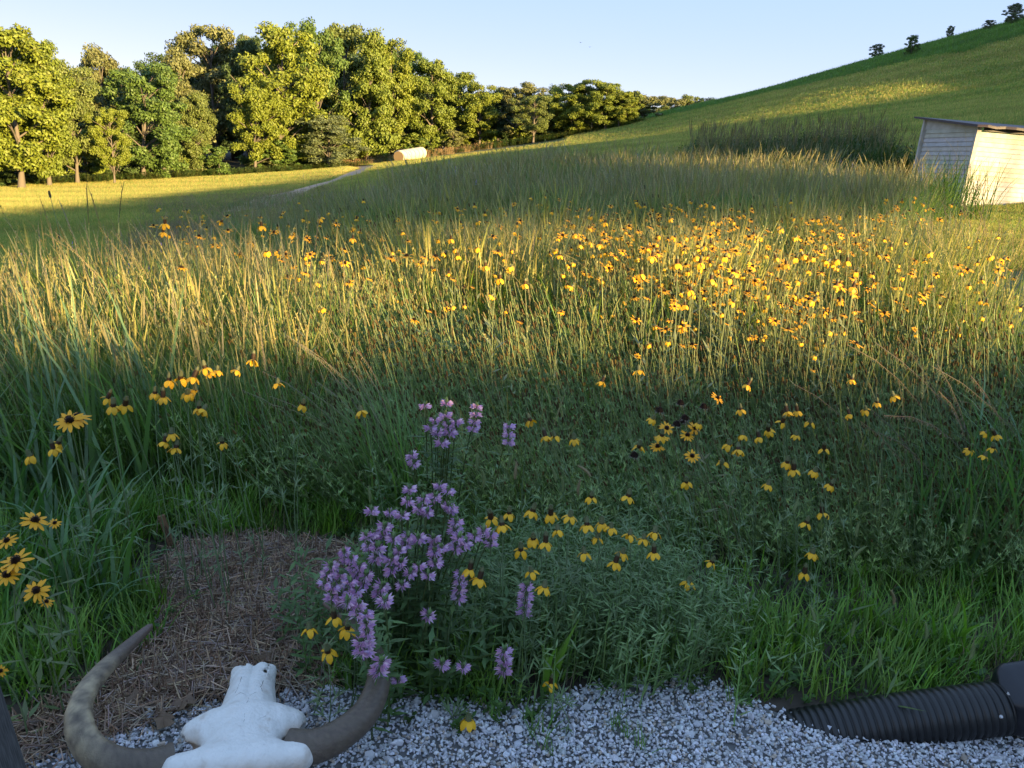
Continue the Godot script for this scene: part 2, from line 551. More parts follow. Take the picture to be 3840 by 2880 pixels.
# ------------------------------------------------------------------ mesh building
class MB:
	var v := PackedVector3Array()
	var n := PackedVector3Array()
	var c := PackedColorArray()
	var i := PackedInt32Array()
	func vert(p: Vector3, nn: Vector3, col: Color) -> int:
		v.append(p); n.append(nn); c.append(col)
		return v.size() - 1
	func quad(a: Vector3, b: Vector3, cc: Vector3, d: Vector3, col: Color) -> void:
		var nn := (cc - a).cross(b - a).normalized()
		var k := v.size()
		for p in [a, b, cc, d]:
			v.append(p); n.append(nn); c.append(col)
		i.append_array(PackedInt32Array([k, k + 1, k + 2, k, k + 2, k + 3]))
	func tri(a: Vector3, b: Vector3, cc: Vector3, col: Color) -> void:
		var nn := (cc - a).cross(b - a).normalized()
		var k := v.size()
		for p in [a, b, cc]:
			v.append(p); n.append(nn); c.append(col)
		i.append_array(PackedInt32Array([k, k + 1, k + 2]))
	func box(b: Basis, at: Vector3, s: Vector3, col: Color, bev := 0.0) -> void:
		# a box with chamfered edges when bev > 0
		if bev <= 0.0:
			var h := s / 2
			for ax in 3:
				for sg in [-1.0, 1.0]:
					var u := Vector3.ZERO; u[(ax + 1) % 3] = h[(ax + 1) % 3]
					var w := Vector3.ZERO; w[(ax + 2) % 3] = h[(ax + 2) % 3]
					var o := Vector3.ZERO; o[ax] = h[ax] * sg
					if sg > 0: quad(at + b * (o - u - w), at + b * (o - u + w), at + b * (o + u + w), at + b * (o + u - w), col)
					else: quad(at + b * (o - u - w), at + b * (o + u - w), at + b * (o + u + w), at + b * (o - u + w), col)
			return
		var h2 := s / 2
		var corner := {}
		for sx in [-1, 1]:
			for sy in [-1, 1]:
				for sz in [-1, 1]:
					var sv := Vector3(sx, sy, sz)
					for ax in 3:
						var p := Vector3(sx * h2.x, sy * h2.y, sz * h2.z)
						for k in 3:
							if k != ax: p[k] -= sv[k] * bev
						corner[Vector4i(sx, sy, sz, ax)] = at + b * p
		var face := func(ps: Array) -> void:
			var mid := Vector3.ZERO
			for p in ps: mid += p
			mid /= ps.size()
			var nn: Vector3 = (ps[2] - ps[0]).cross(ps[1] - ps[0])
			if nn.dot(mid - at) < 0: ps.reverse()
			if ps.size() == 4: quad(ps[0], ps[1], ps[2], ps[3], col)
			else: tri(ps[0], ps[1], ps[2], col)
		for ax in 3:
			var a1 := (ax + 1) % 3
			var a2 := (ax + 2) % 3
			for sg in [-1, 1]:
				var ps := []
				for q in [[-1, -1], [-1, 1], [1, 1], [1, -1]]:
					var key := Vector4i(0, 0, 0, ax); key[ax] = sg; key[a1] = q[0]; key[a2] = q[1]
					ps.append(corner[key])
				face.call(ps)
			for q in [[-1, -1], [-1, 1], [1, 1], [1, -1]]:
				var ps := []
				for e in [[-1, a1], [1, a1], [1, a2], [-1, a2]]:
					var key := Vector4i(0, 0, 0, e[1]); key[ax] = e[0]; key[a1] = q[0]; key[a2] = q[1]
					ps.append(corner[key])
				face.call(ps)
		for sx in [-1, 1]:
			for sy in [-1, 1]:
				for sz in [-1, 1]:
					face.call([corner[Vector4i(sx, sy, sz, 0)], corner[Vector4i(sx, sy, sz, 1)], corner[Vector4i(sx, sy, sz, 2)]])
	func tube(pts: PackedVector3Array, rad: PackedFloat32Array, sides: int, cols: Array, caps := true) -> void:
		var k0 := v.size()
		var m := pts.size()
		var t0 := (pts[1] - pts[0]).normalized()
		var u := t0.cross(Vector3(0.31, 0.13, 0.94)).normalized()
		for k in m:
			var t := (pts[mini(k + 1, m - 1)] - pts[maxi(k - 1, 0)]).normalized()
			u = (u - t * u.dot(t)).normalized()
			var w := t.cross(u)
			for j in sides:
				var a := TAU * j / sides
				var nn := u * cos(a) + w * sin(a)
				v.append(pts[k] + nn * rad[k]); n.append(nn); c.append(cols[k % cols.size()])
		for k in m - 1:
			for j in sides:
				var a := k0 + k * sides + j
				var b := k0 + k * sides + (j + 1) % sides
				i.append_array(PackedInt32Array([a, b + sides, b, a, a + sides, b + sides]))
		if caps:
			for e in [0, m - 1]:
				var kc := v.size()
				var nn := (pts[0] - pts[1]).normalized() if e == 0 else (pts[m - 1] - pts[m - 2]).normalized()
				v.append(pts[e]); n.append(nn); c.append(cols[e % cols.size()])
				for j in sides:
					v.append(v[k0 + e * sides + j]); n.append(nn); c.append(cols[e % cols.size()])
				for j in sides:
					var a := kc + 1 + j
					var b := kc + 1 + (j + 1) % sides
					i.append_array(PackedInt32Array([kc, a, b] if e == 0 else [kc, b, a]))
	# a grass blade or strap leaf: a tapering strip that bends over
	func blade(base: Vector3, az: float, length: float, wid: float, lean: float, curl: float, segs: int, col: Color, belly := 0.0, fold := 0.0) -> void:
		var d := Vector3(cos(az), 0, sin(az))
		var side := Vector3(-sin(az), 0, cos(az)).rotated(d, fold)
		var p := base
		var k0 := v.size()
		for k in segs + 1:
			var t := float(k) / segs
			var a := lean + curl * t * t
			var tan := d * sin(a) + Vector3.UP * cos(a)
			var w := wid * (1.0 - pow(t, 1.8)) * (1.0 - belly + belly * minf(1.0, t * 3.0)) * 0.5
			var nn := side.cross(tan).normalized()
			if k == segs:
				v.append(p); n.append(nn); c.append(col)
			else:
				v.append(p - side * w); n.append(nn); c.append(col)
				v.append(p + side * w); n.append(nn); c.append(col)
			p += tan * (length / segs)
		for k in segs - 1:
			var a := k0 + k * 2
			i.append_array(PackedInt32Array([a, a + 2, a + 1, a + 1, a + 2, a + 3]))
		var e := k0 + (segs - 1) * 2
		i.append_array(PackedInt32Array([e, e + 2, e + 1]))
	# a pointed leaf: two faces folded along the midrib
	func leaf(at: Vector3, dir: Vector3, up: Vector3, length: float, wid: float, col: Color) -> void:
		var s := dir.cross(up).normalized() * wid * 0.5
		var mid := at + dir * length * 0.45
		var dip := up * wid * 0.12
		var k := v.size()
		var nn := s.cross(dir).normalized()
		for p in [at, mid - s + dip, at + dir * length, mid + s + dip]:
			v.append(p); n.append(nn); c.append(col)
		i.append_array(PackedInt32Array([k, k + 1, k + 2, k, k + 2, k + 3]))
	func mesh(mat: Material = null) -> ArrayMesh:
		var a := []
		a.resize(Mesh.ARRAY_MAX)
		a[Mesh.ARRAY_VERTEX] = v; a[Mesh.ARRAY_NORMAL] = n; a[Mesh.ARRAY_COLOR] = c; a[Mesh.ARRAY_INDEX] = i
		var m := ArrayMesh.new()
		m.add_surface_from_arrays(Mesh.PRIMITIVE_TRIANGLES, a)
		if mat: m.surface_set_material(0, mat)
		return m

# ------------------------------------------------------------------ naming
func numbered(called: String) -> String:
	var k: int = used.get(called, 0)
	used[called] = k + 1
	return called if k == 0 else "%s_%03d" % [called, k]

func tag(o: Node, label: String, category := "", group := "", kind := "") -> Node:
	o.set_meta("label", label)
	if category: o.set_meta("category", category)
	if group: o.set_meta("group", group)
	if kind: o.set_meta("kind", kind)
	return o

func thing(called: String, label: String, category: String, at := Vector3.ZERO, turn := 0.0, group := "") -> Node3D:
	var o := Node3D.new()
	o.name = numbered(called); add_child(o)
	o.position = at; o.rotation.y = turn
	tag(o, label, category, group)
	return o

func part(called: String, mesh: Mesh, parent: Node, at := Vector3.ZERO, mat: Material = null, b := Basis()) -> MeshInstance3D:
	var o := MeshInstance3D.new()
	o.name = called; o.mesh = mesh
	parent.add_child(o, true)
	o.transform = Transform3D(b, at)
	if mat: o.material_override = mat
	return o

func single(called: String, mesh: Mesh, label: String, category: String, at := Vector3.ZERO, group := "", mat: Material = null) -> MeshInstance3D:
	var o := MeshInstance3D.new()
	o.name = numbered(called); o.mesh = mesh; add_child(o)
	o.position = at
	if mat: o.material_override = mat
	tag(o, label, category, group)
	return o

func struct(called: String, mesh: Mesh, label: String) -> MeshInstance3D:
	var o := MeshInstance3D.new()
	o.name = numbered(called); o.mesh = mesh; add_child(o)
	tag(o, label, "", "", "structure")
	return o

# a mass that nobody could count: one object with one MultiMesh for each kind of tuft
func stuff(called: String, label: String, category: String, meshes: Array, xf: Array, cols: Array) -> void:
	var root := Node3D.new()
	root.name = numbered(called); add_child(root)
	tag(root, label, category, "", "stuff")
	for k in meshes.size():
		var t: Array = xf[k]
		if t.is_empty(): continue
		var mm := MultiMesh.new()
		mm.transform_format = MultiMesh.TRANSFORM_3D
		mm.use_colors = true
		mm.mesh = meshes[k]
		mm.instance_count = t.size()
		for j in t.size():
			mm.set_instance_transform(j, t[j])
			mm.set_instance_color(j, cols[k][j])
		var o := MultiMeshInstance3D.new()
		o.name = called; o.multimesh = mm
		o.set_meta("kind", "stuff")
		root.add_child(o, true)

func lin(r: float, g: float, b: float) -> Color:
	return Color(r, g, b).linear_to_srgb()

func vary(col: Color, amount := 0.2) -> Color:
	var k := 1.0 + rng.randf_range(-amount, amount)
	return Color(col.r * k * rng.randf_range(0.9, 1.1), col.g * k, col.b * k * rng.randf_range(0.85, 1.15))

func std(col: Color, rough := 0.8, vertex := false, back := Color(0, 0, 0)) -> StandardMaterial3D:
	var m := StandardMaterial3D.new()
	m.albedo_color = col; m.roughness = rough
	m.cull_mode = BaseMaterial3D.CULL_DISABLED
	m.vertex_color_use_as_albedo = vertex
	if back.r + back.g + back.b > 0.0:
		m.backlight_enabled = true; m.backlight = back
	return m

func noise_tex(freq: float, lo: Color, hi: Color, size := 512, octaves := 5, seed_ := 1, normal := false) -> NoiseTexture2D:
	var f := FastNoiseLite.new()
	f.noise_type = FastNoiseLite.TYPE_SIMPLEX_SMOOTH
	f.frequency = freq; f.fractal_octaves = octaves; f.seed = seed_
	var t := NoiseTexture2D.new()
	t.width = size; t.height = size; t.seamless = true; t.noise = f
	if normal:
		t.as_normal_map = true; t.bump_strength = 6.0
	else:
		var g := Gradient.new()
		g.set_color(0, lo); g.set_color(1, hi)
		t.color_ramp = g
	return t

# ------------------------------------------------------------------ terrain
var gx := PackedFloat32Array()
var gd := PackedFloat32Array()
var gh := PackedFloat32Array()

func tps(x: float, d: float) -> float:
	var a := clampf(x, -110.0, 135.0) / 50.0
	var b := clampf(d, -75.0, 320.0) / 50.0
	var s: float = TPSA[0] + TPSA[1] * a + TPSA[2] * b
	for q in TPSP:
		var da := a - q.x
		var db := b - q.y
		var r2 := da * da + db * db
		if r2 > 1e-12: s += q.z * 0.5 * r2 * log(r2)
	return s
var TPSP := PackedVector3Array()

func find(a: PackedFloat32Array, x: float) -> int:
	return clampi(a.bsearch(x) - 1, 0, a.size() - 2)

func ground(x: float, z: float) -> float:
	var i := find(gx, x)
	var j := find(gd, -z)
	var fi := clampf((x - gx[i]) / (gx[i + 1] - gx[i]), 0, 1)
	var fj := clampf((-z - gd[j]) / (gd[j + 1] - gd[j]), 0, 1)
	var nd := gd.size()
	var h00 := gh[i * nd + j]; var h10 := gh[(i + 1) * nd + j]; var h01 := gh[i * nd + j + 1]; var h11 := gh[(i + 1) * nd + j + 1]
	if fi + fj < 1.0: return h00 + fi * (h10 - h00) + fj * (h01 - h00)
	return h11 + (1 - fi) * (h01 - h11) + (1 - fj) * (h10 - h11)

func on(x: float, z: float) -> Vector3:
	return Vector3(x, ground(x, z), z)

var field_noise := FastNoiseLite.new()
var PRAIRIE := PackedVector2Array()
var STRAW := PackedVector2Array()
var GRAVEL := PackedVector2Array()
var LAWN := PackedVector2Array()

func zone_colour(x: float, d: float) -> Color:
	var nz := field_noise.get_noise_2d(x * 1.0, d * 0.6) * 0.5 + 0.5
	var nf := field_noise.get_noise_2d(x * 6.0 + 90, d * 6.0) * 0.5 + 0.5
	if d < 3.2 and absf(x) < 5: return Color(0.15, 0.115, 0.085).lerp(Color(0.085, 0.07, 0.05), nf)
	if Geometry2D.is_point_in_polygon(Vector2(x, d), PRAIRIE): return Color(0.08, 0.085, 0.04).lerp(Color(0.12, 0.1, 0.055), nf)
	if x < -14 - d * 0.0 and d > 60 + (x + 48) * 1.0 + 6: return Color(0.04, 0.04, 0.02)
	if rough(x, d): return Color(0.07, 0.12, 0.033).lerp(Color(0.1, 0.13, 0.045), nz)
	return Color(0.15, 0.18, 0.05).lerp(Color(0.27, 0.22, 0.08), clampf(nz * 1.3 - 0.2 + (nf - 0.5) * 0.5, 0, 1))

# unmown ground on the upper hill
func rough(x: float, d: float) -> bool:
	if x < 18: return false
	return d > 88.0 + (52.0 - x) * 0.85 + field_noise.get_noise_2d(x * 2, d * 2) * 4.0

func build_terrain() -> void:
	for q in TPS: TPSP.append(Vector3(q[0] / 50.0, q[1] / 50.0, q[2]))
	for k in 121:
		var t := (k - 60) / 60.0
		gx.append(sinh(t * 6.2) / sinh(6.2) * 420.0 + t * 12.0)
	for k in 150:
		var t := k / 149.0 * 1.28 - 0.28
		gd.append(sinh(t * 5.4) / sinh(5.4) * 440.0 + t * 26.0)
	var mb := MB.new()
	for x in gx:
		for d in gd: gh.append(tps(x, d))
	var nd := gd.size()
	for i in gx.size():
		for j in nd:
			var p := Vector3(gx[i], gh[i * nd + j], -gd[j])
			var i0 := maxi(i - 1, 0); var i1 := mini(i + 1, gx.size() - 1)
			var j0 := maxi(j - 1, 0); var j1 := mini(j + 1, nd - 1)
			var nx := -(gh[i1 * nd + j] - gh[i0 * nd + j]) / (gx[i1] - gx[i0])
			var nz := (gh[i * nd + j1] - gh[i * nd + j0]) / (gd[j1] - gd[j0])
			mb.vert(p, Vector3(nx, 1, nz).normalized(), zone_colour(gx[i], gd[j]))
	for i in gx.size() - 1:
		for j in nd - 1:
			var a := i * nd + j
			mb.i.append_array(PackedInt32Array([a, a + 1, a + nd, a + 1, a + nd + 1, a + nd]))
	var m := std(Color.WHITE, 0.95, true)
	m.albedo_texture = noise_tex(0.02, Color(0.62, 0.62, 0.62), Color(1, 1, 1), 512, 6, 4)
	m.uv1_triplanar = true; m.uv1_world_triplanar = true; m.uv1_scale = Vector3.ONE * 0.35
	struct("ground", mb.mesh(m), "rolling farm ground under the meadow, hay field and hill")

# a strip of ground cover laid along a line of points, a little above the ground
func strip(line: Array, width: float, lift: float, col: Color, mat: Material) -> ArrayMesh:
	var mb := MB.new()
	var pts := PackedVector2Array()
	for k in line.size() - 1:
		for s in 12: pts.append(line[k].lerp(line[k + 1], s / 12.0))
	pts.append(line[-1])
	for k in pts.size():
		var t := (pts[mini(k + 1, pts.size() - 1)] - pts[maxi(k - 1, 0)]).normalized()
		var sd := Vector2(-t.y, t.x)
		for j in 7:
			var w := (j / 6.0 - 0.5) * width * (1.0 + 0.25 * field_noise.get_noise_2d(k * 9.0 + j * 40, 3.0))
			var q := pts[k] + sd * w
			var edge := 1.0 - absf(j / 3.0 - 1.0)
			mb.vert(on(q.x, q.y) + Vector3.UP * (lift * (0.2 + 0.8 * minf(1.0, edge * 3.0))), Vector3.UP, vary(col, 0.12))
	for k in pts.size() - 1:
		for j in 6:
			var a := k * 7 + j
			mb.i.append_array(PackedInt32Array([a, a + 7, a + 1, a + 1, a + 7, a + 8]))
	return mb.mesh(mat)

# ------------------------------------------------------------------ plants
func rr(a: float, b: float) -> float: return rng.randf_range(a, b)

func prairie_tuft(blades: int, h0: float, h1: float, wid: float, green: Color, tan_: Color, stalks: int, spread := 0.12) -> ArrayMesh:
	var mb := MB.new()
	for k in blades:
		var b := Vector3(rr(-1, 1), 0, rr(-1, 1)) * spread
		mb.blade(b, rr(0, TAU), rr(h0, h1), wid * rr(0.7, 1.3), rr(0.02, 0.5), rr(0.3, 2.1), 5, vary(green, 0.25), 0.3)
	for k in stalks:
		var b := Vector3(rr(-1, 1), 0, rr(-1, 1)) * spread
		var az := PI + rr(-0.9, 0.9)
		var ln := rr(h1 * 1.0, h1 * 1.25)
		var lean := rr(0.05, 0.3)
		var col := vary(tan_, 0.2)
		mb.blade(b, az, ln, wid * 0.55, lean, 0.25, 3, col)
		var d := Vector3(cos(az), 0, sin(az))
		# a narrow seed head along the top of the stalk
		var aa := lean + 0.12
		var up := (d * sin(aa) + Vector3.UP * cos(aa))
		var top := b + up * ln * 0.8
		mb.blade(top, az, ln * 0.24, wid * 1.3, aa, 0.25, 3, col, 0.7)
		mb.blade(top, az, ln * 0.22, wid * 1.1, aa, 0.3, 3, col, 0.7, 1.5)
		for s in 7:
			var p := top + up * ln * 0.2 * s / 7.0
			mb.leaf(p, Vector3(rr(-1, 1), rr(0.8, 2.0), rr(-1, 1)).normalized(), Vector3(rr(-1, 1), 0.2, rr(-1, 1)).normalized(), rr(0.01, 0.018), wid * 0.8, vary(col, 0.15))
	return mb.mesh(M.veg)

func cone_stem(tall: float, kind: int) -> ArrayMesh:
	# a prairie coneflower gone to seed: leaning wiry stems, thin cut leaves, brown column heads
	var mb := MB.new()
	var green := Color(0.27, 0.37, 0.14)
	for s in 3:
		var base := Vector3(rr(-0.06, 0.06), 0, rr(-0.06, 0.06))
		var az := PI + rr(-0.7, 0.7)
		var lean := rr(0.35, 1.0)
		var d := Vector3(cos(az), 0, sin(az))
		var pts := PackedVector3Array(); var rad := PackedFloat32Array()
		var p := base
		var h := tall * rr(0.85, 1.25)
		for k in 5:
			pts.append(p); rad.append(0.002 if k < 4 else 0.0014)
			var a := lean * (1.15 - 0.2 * k)
			p += (d * sin(a) + Vector3.UP * cos(a)) * h / 4.0
		mb.tube(pts, rad, 3, [vary(Color(0.34, 0.42, 0.2), 0.15)], false)
		for k in 13:
			var t := rr(0.12, 0.8) * 4.0
			var at := pts[int(t)].lerp(pts[mini(int(t) + 1, 4)], t - int(t))
			var la := rr(0, TAU)
			var ld := Vector3(cos(la), rr(0.2, 1.2), sin(la)).normalized()
			var col := vary(green, 0.25)
			var ln := rr(0.04, 0.075)
			mb.leaf(at, ld, Vector3.UP, ln, 0.0065, col)
			for j in 2:
				var sd := ld.rotated(Vector3.UP, (0.7 if j else -0.7))
				mb.leaf(at + ld * ln * rr(0.3, 0.5), sd, Vector3.UP, ln * 0.55, 0.0055, col)
		if kind < 2 or s > 0:
			var top := pts[4]
			var dr := (pts[4] - pts[3]).normalized()
			var cl := rr(0.016, 0.034)
			var brown := vary(Color(0.13, 0.085, 0.03) if rng.randf() < 0.7 else Color(0.16, 0.15, 0.06), 0.25)
			mb.tube(PackedVector3Array([top - dr * 0.002, top + dr * cl * 0.15, top + dr * cl * 0.8, top + dr * cl]), PackedFloat32Array([0.002, 0.0052, 0.005, 0.0022]), 5, [brown])
	return mb.mesh(M.veg)

func forb(h: float, nst: int, leaf_len: float, leaf_w: float, col: Color) -> ArrayMesh:
	var mb := MB.new()
	for s in nst:
		var base := Vector3(rr(-0.1, 0.1), 0, rr(-0.1, 0.1))
		var az := rr(0, TAU)
		var lean := rr(0.0, 0.5)
		var d := (Vector3(cos(az), 0, sin(az)) * sin(lean) + Vector3.UP * cos(lean))
		var hh := h * rr(0.6, 1.1)
		mb.blade(base, az, hh, 0.004, lean, 0.1, 2, vary(col, 0.2))
		for k in 14:
			var t := rr(0.1, 1.0)
			var la := rr(0, TAU)
			mb.leaf(base + d * hh * t, Vector3(cos(la), rr(-0.1, 0.9), sin(la)).normalized(), Vector3.UP, leaf_len * rr(0.6, 1.2), leaf_w * rr(0.7, 1.2), vary(col, 0.25))
	return mb.mesh(M.veg)

func lawn_tuft(nb: int, h0: float, h1: float, wid: float, col: Color, spread: float) -> ArrayMesh:
	var mb := MB.new()
	for k in nb:
		mb.blade(Vector3(rr(-1, 1), 0, rr(-1, 1)) * spread, rr(0, TAU), rr(h0, h1), wid * rr(0.7, 1.3), rr(0.05, 0.7), rr(0.2, 1.4), 3, vary(col, 0.28), 0.3)
	return mb.mesh(M.veg)

func field_tuft(nb: int, h: float, wid: float, col: Color, dry: Color, dry_share: float) -> ArrayMesh:
	var mb := MB.new()
	for k in nb:
		var b := Vector3(rr(-1, 1), 0, rr(-1, 1)) * 0.45
		var az := rr(0, TAU)
		var hh := h * rr(0.5, 1.25)
		var s := Vector3(-sin(az), 0, cos(az)) * wid
		mb.tri(b - s, b + s, b + Vector3(cos(az) * hh * rr(0.05, 0.5), hh, sin(az) * hh * rr(0.05, 0.5)), vary(dry if rng.randf() < dry_share else col, 0.22))
	return mb.mesh(M.veg)

# ------------------------------------------------------------------ trees
func crown_shape(seed_: int, low: float, wide: float, clumps: int, per: int, leaf_size: float, style: int) -> Dictionary:
	var r := RandomNumberGenerator.new(); r.seed = seed_
	var mb := MB.new()
	var tb := MB.new()
	var bark := Color(0.14, 0.12, 0.1)
	var tp := PackedVector3Array(); var tr := PackedFloat32Array()
	var lx := r.randf_range(-0.05, 0.05); var lz := r.randf_range(-0.05, 0.05)
	for k in 8:
		var t := k / 7.0
		tp.append(Vector3(lx * t * t + 0.008 * sin(t * 7 + seed_), t * 0.86, lz * t * t))
		tr.append(0.018 * (1.0 - t * 0.85) + (0.008 if k == 0 else 0.0))
	tb.tube(tp, tr, 7, [bark])
	var centres := PackedVector3Array()
	var tries := 0
	while centres.size() < clumps and tries < 4000:
		tries += 1
		var y := r.randf_range(low, 0.96)
		var t := (y - low) / (1.0 - low)
		var env := 0.0
		if style == 0: env = pow(sin(PI * clampf(t * 0.86 + 0.1, 0, 1)), 0.7)
		elif style == 1: env = sqrt(maxf(0.0, 1.0 - pow(absf(t * 1.5 - 0.75), 2.2)))
		else: env = clampf(1.25 - t * 1.05, 0.1, 0.95)
		var a := r.randf_range(0, TAU)
		var q := env * wide * (1.0 + 0.25 * sin(a * 3 + seed_) + 0.12 * sin(a * 5 + y * 20))
		var rad := q * sqrt(r.randf_range(0.15, 1.0))
		var p := Vector3(cos(a) * rad + lx, y, sin(a) * rad + lz)
		var ok := true
		for cc in centres:
			if cc.distance_squared_to(p) < 0.0024: ok = false; break
		if ok: centres.append(p)
	for ci in centres.size():
		var cc := centres[ci]
		if ci % 3 == 0:
			var y0 := clampf(cc.y - 0.12 - r.randf() * 0.12, 0.12, 0.8)
			var k := y0 / 0.86 * 7.0
			var st := tp[int(k)].lerp(tp[mini(int(k) + 1, 7)], k - int(k))
			tb.tube(PackedVector3Array([st, st.lerp(cc, 0.5) + Vector3(0, 0.015, 0), cc]), PackedFloat32Array([0.007, 0.004, 0.0015]), 4, [bark], false)
		var cr := r.randf_range(0.05, 0.085)
		var tint := r.randf_range(0.8, 1.2)
		var drop := r.randf_range(0.5, 0.85)
		for k in per:
			var u := Vector3(r.randfn(), r.randfn(), r.randfn()).normalized()
			var rad := cr * pow(r.randf(), 0.45)
			var off := Vector3(u.x, u.y * drop, u.z) * rad
			var nn := (u + Vector3(r.randfn(), r.randfn() + 0.4, r.randfn()) * 0.6).normalized()
			var d := nn.cross(Vector3(r.randfn(), r.randfn(), r.randfn())).normalized()
			var g := tint * r.randf_range(0.75, 1.25)
			mb.leaf(cc + off, d, nn, leaf_size * r.randf_range(0.7, 1.4), leaf_size * r.randf_range(0.45, 0.8), Color(g * r.randf_range(0.92, 1.1), g, g * r.randf_range(0.8, 1.15)))
	return {"trunk": tb.mesh(M.bark), "crown": mb.mesh()}

var tree_kinds := []
var shrub_kinds := []

func plant_tree(called: String, label: String, category: String, at: Vector3, h: float, w: float, kind: int, col: int, turn: float, group := "") -> Node3D:
	var t := thing(called, label, category, at - Vector3(0, 0.12, 0), turn, group)
	var k: Dictionary = tree_kinds[kind]
	var s := Basis.from_scale(Vector3(w / 0.33, h, w / 0.33))
	part("trunk", k.trunk, t, Vector3.ZERO, null, s)
	part("crown", k.crown, t, Vector3.ZERO, M.leaf[col], s)
	return t

func plant_shrub(called: String, label: String, category: String, at: Vector3, h: float, w: float, kind: int, col: int, group := "") -> Node3D:
	var t := thing(called, label, category, at - Vector3(0, 0.05, 0), rr(0, TAU), group)
	var k: Dictionary = shrub_kinds[kind]
	var s := Basis.from_scale(Vector3(w / 0.33, h, w / 0.33))
	part("stem", k.trunk, t, Vector3.ZERO, null, s)
	part("foliage", k.crown, t, Vector3.ZERO, M.leaf[col], s)
	return t

# ------------------------------------------------------------------ flowers
func petal_mesh(length: float, wid: float, droop: float, col: Color) -> ArrayMesh:
	# a ray petal along +x that starts at the origin, cupped along its length
	var mb := MB.new()
	var p := Vector3.ZERO
	var prof := [0.45, 0.9, 1.0, 0.85, 0.3]
	var rows := []
	for k in 5:
		var a := droop * (0.35 + 0.65 * k / 4.0)
		rows.append([p, prof[k] * wid * 0.5, Vector3(cos(a), -sin(a), 0)])
		p += Vector3(cos(a), -sin(a), 0) * length / 4.0
	for k in 5:
		var t: Vector3 = rows[k][2]
		var nn := Vector3(-t.y, t.x, 0).abs() * Vector3(1, 1, 0)
		nn = Vector3(t.y, t.x, 0) * -1.0 if t.x < 0 else Vector3(-t.y, t.x, 0)
		for j in 3:
			mb.vert(rows[k][0] + Vector3(0, 0, (j - 1) * rows[k][1]) + nn * (0.12 * wid if j == 1 else 0.0), nn, col)
	for k in 4:
		for j in 2:
			var a := k * 3 + j
			mb.i.append_array(PackedInt32Array([a, a + 3, a + 1, a + 1, a + 3, a + 4]))
	return mb.mesh(M.petal)

func ring_mesh(petal: ArrayMesh, count: int, seed_: int, r0: float, skip: float) -> ArrayMesh:
	# the whole ring of petals as one mesh, for flowers further off
	var r := RandomNumberGenerator.new(); r.seed = seed_
	var mb := MB.new()
	var a := petal.surface_get_arrays(0)
	for k in count:
		if r.randf() < skip: continue
		var b := Basis(Vector3.UP, TAU * k / count + r.randf_range(-0.15, 0.15)) * Basis(Vector3(0, 0, 1), r.randf_range(-0.25, 0.2))
		var k0 := mb.v.size()
		var g := r.randf_range(0.85, 1.1)
		for j in a[Mesh.ARRAY_VERTEX].size():
			var cc: Color = a[Mesh.ARRAY_COLOR][j]
			mb.vert(b * (a[Mesh.ARRAY_VERTEX][j] + Vector3(r0, 0, 0)), b * a[Mesh.ARRAY_NORMAL][j], Color(cc.r * g, cc.g * g * r.randf_range(0.97, 1.03), cc.b))
		for j in a[Mesh.ARRAY_INDEX]: mb.i.append(k0 + j)
	return mb.mesh(M.petal)

var F := {}

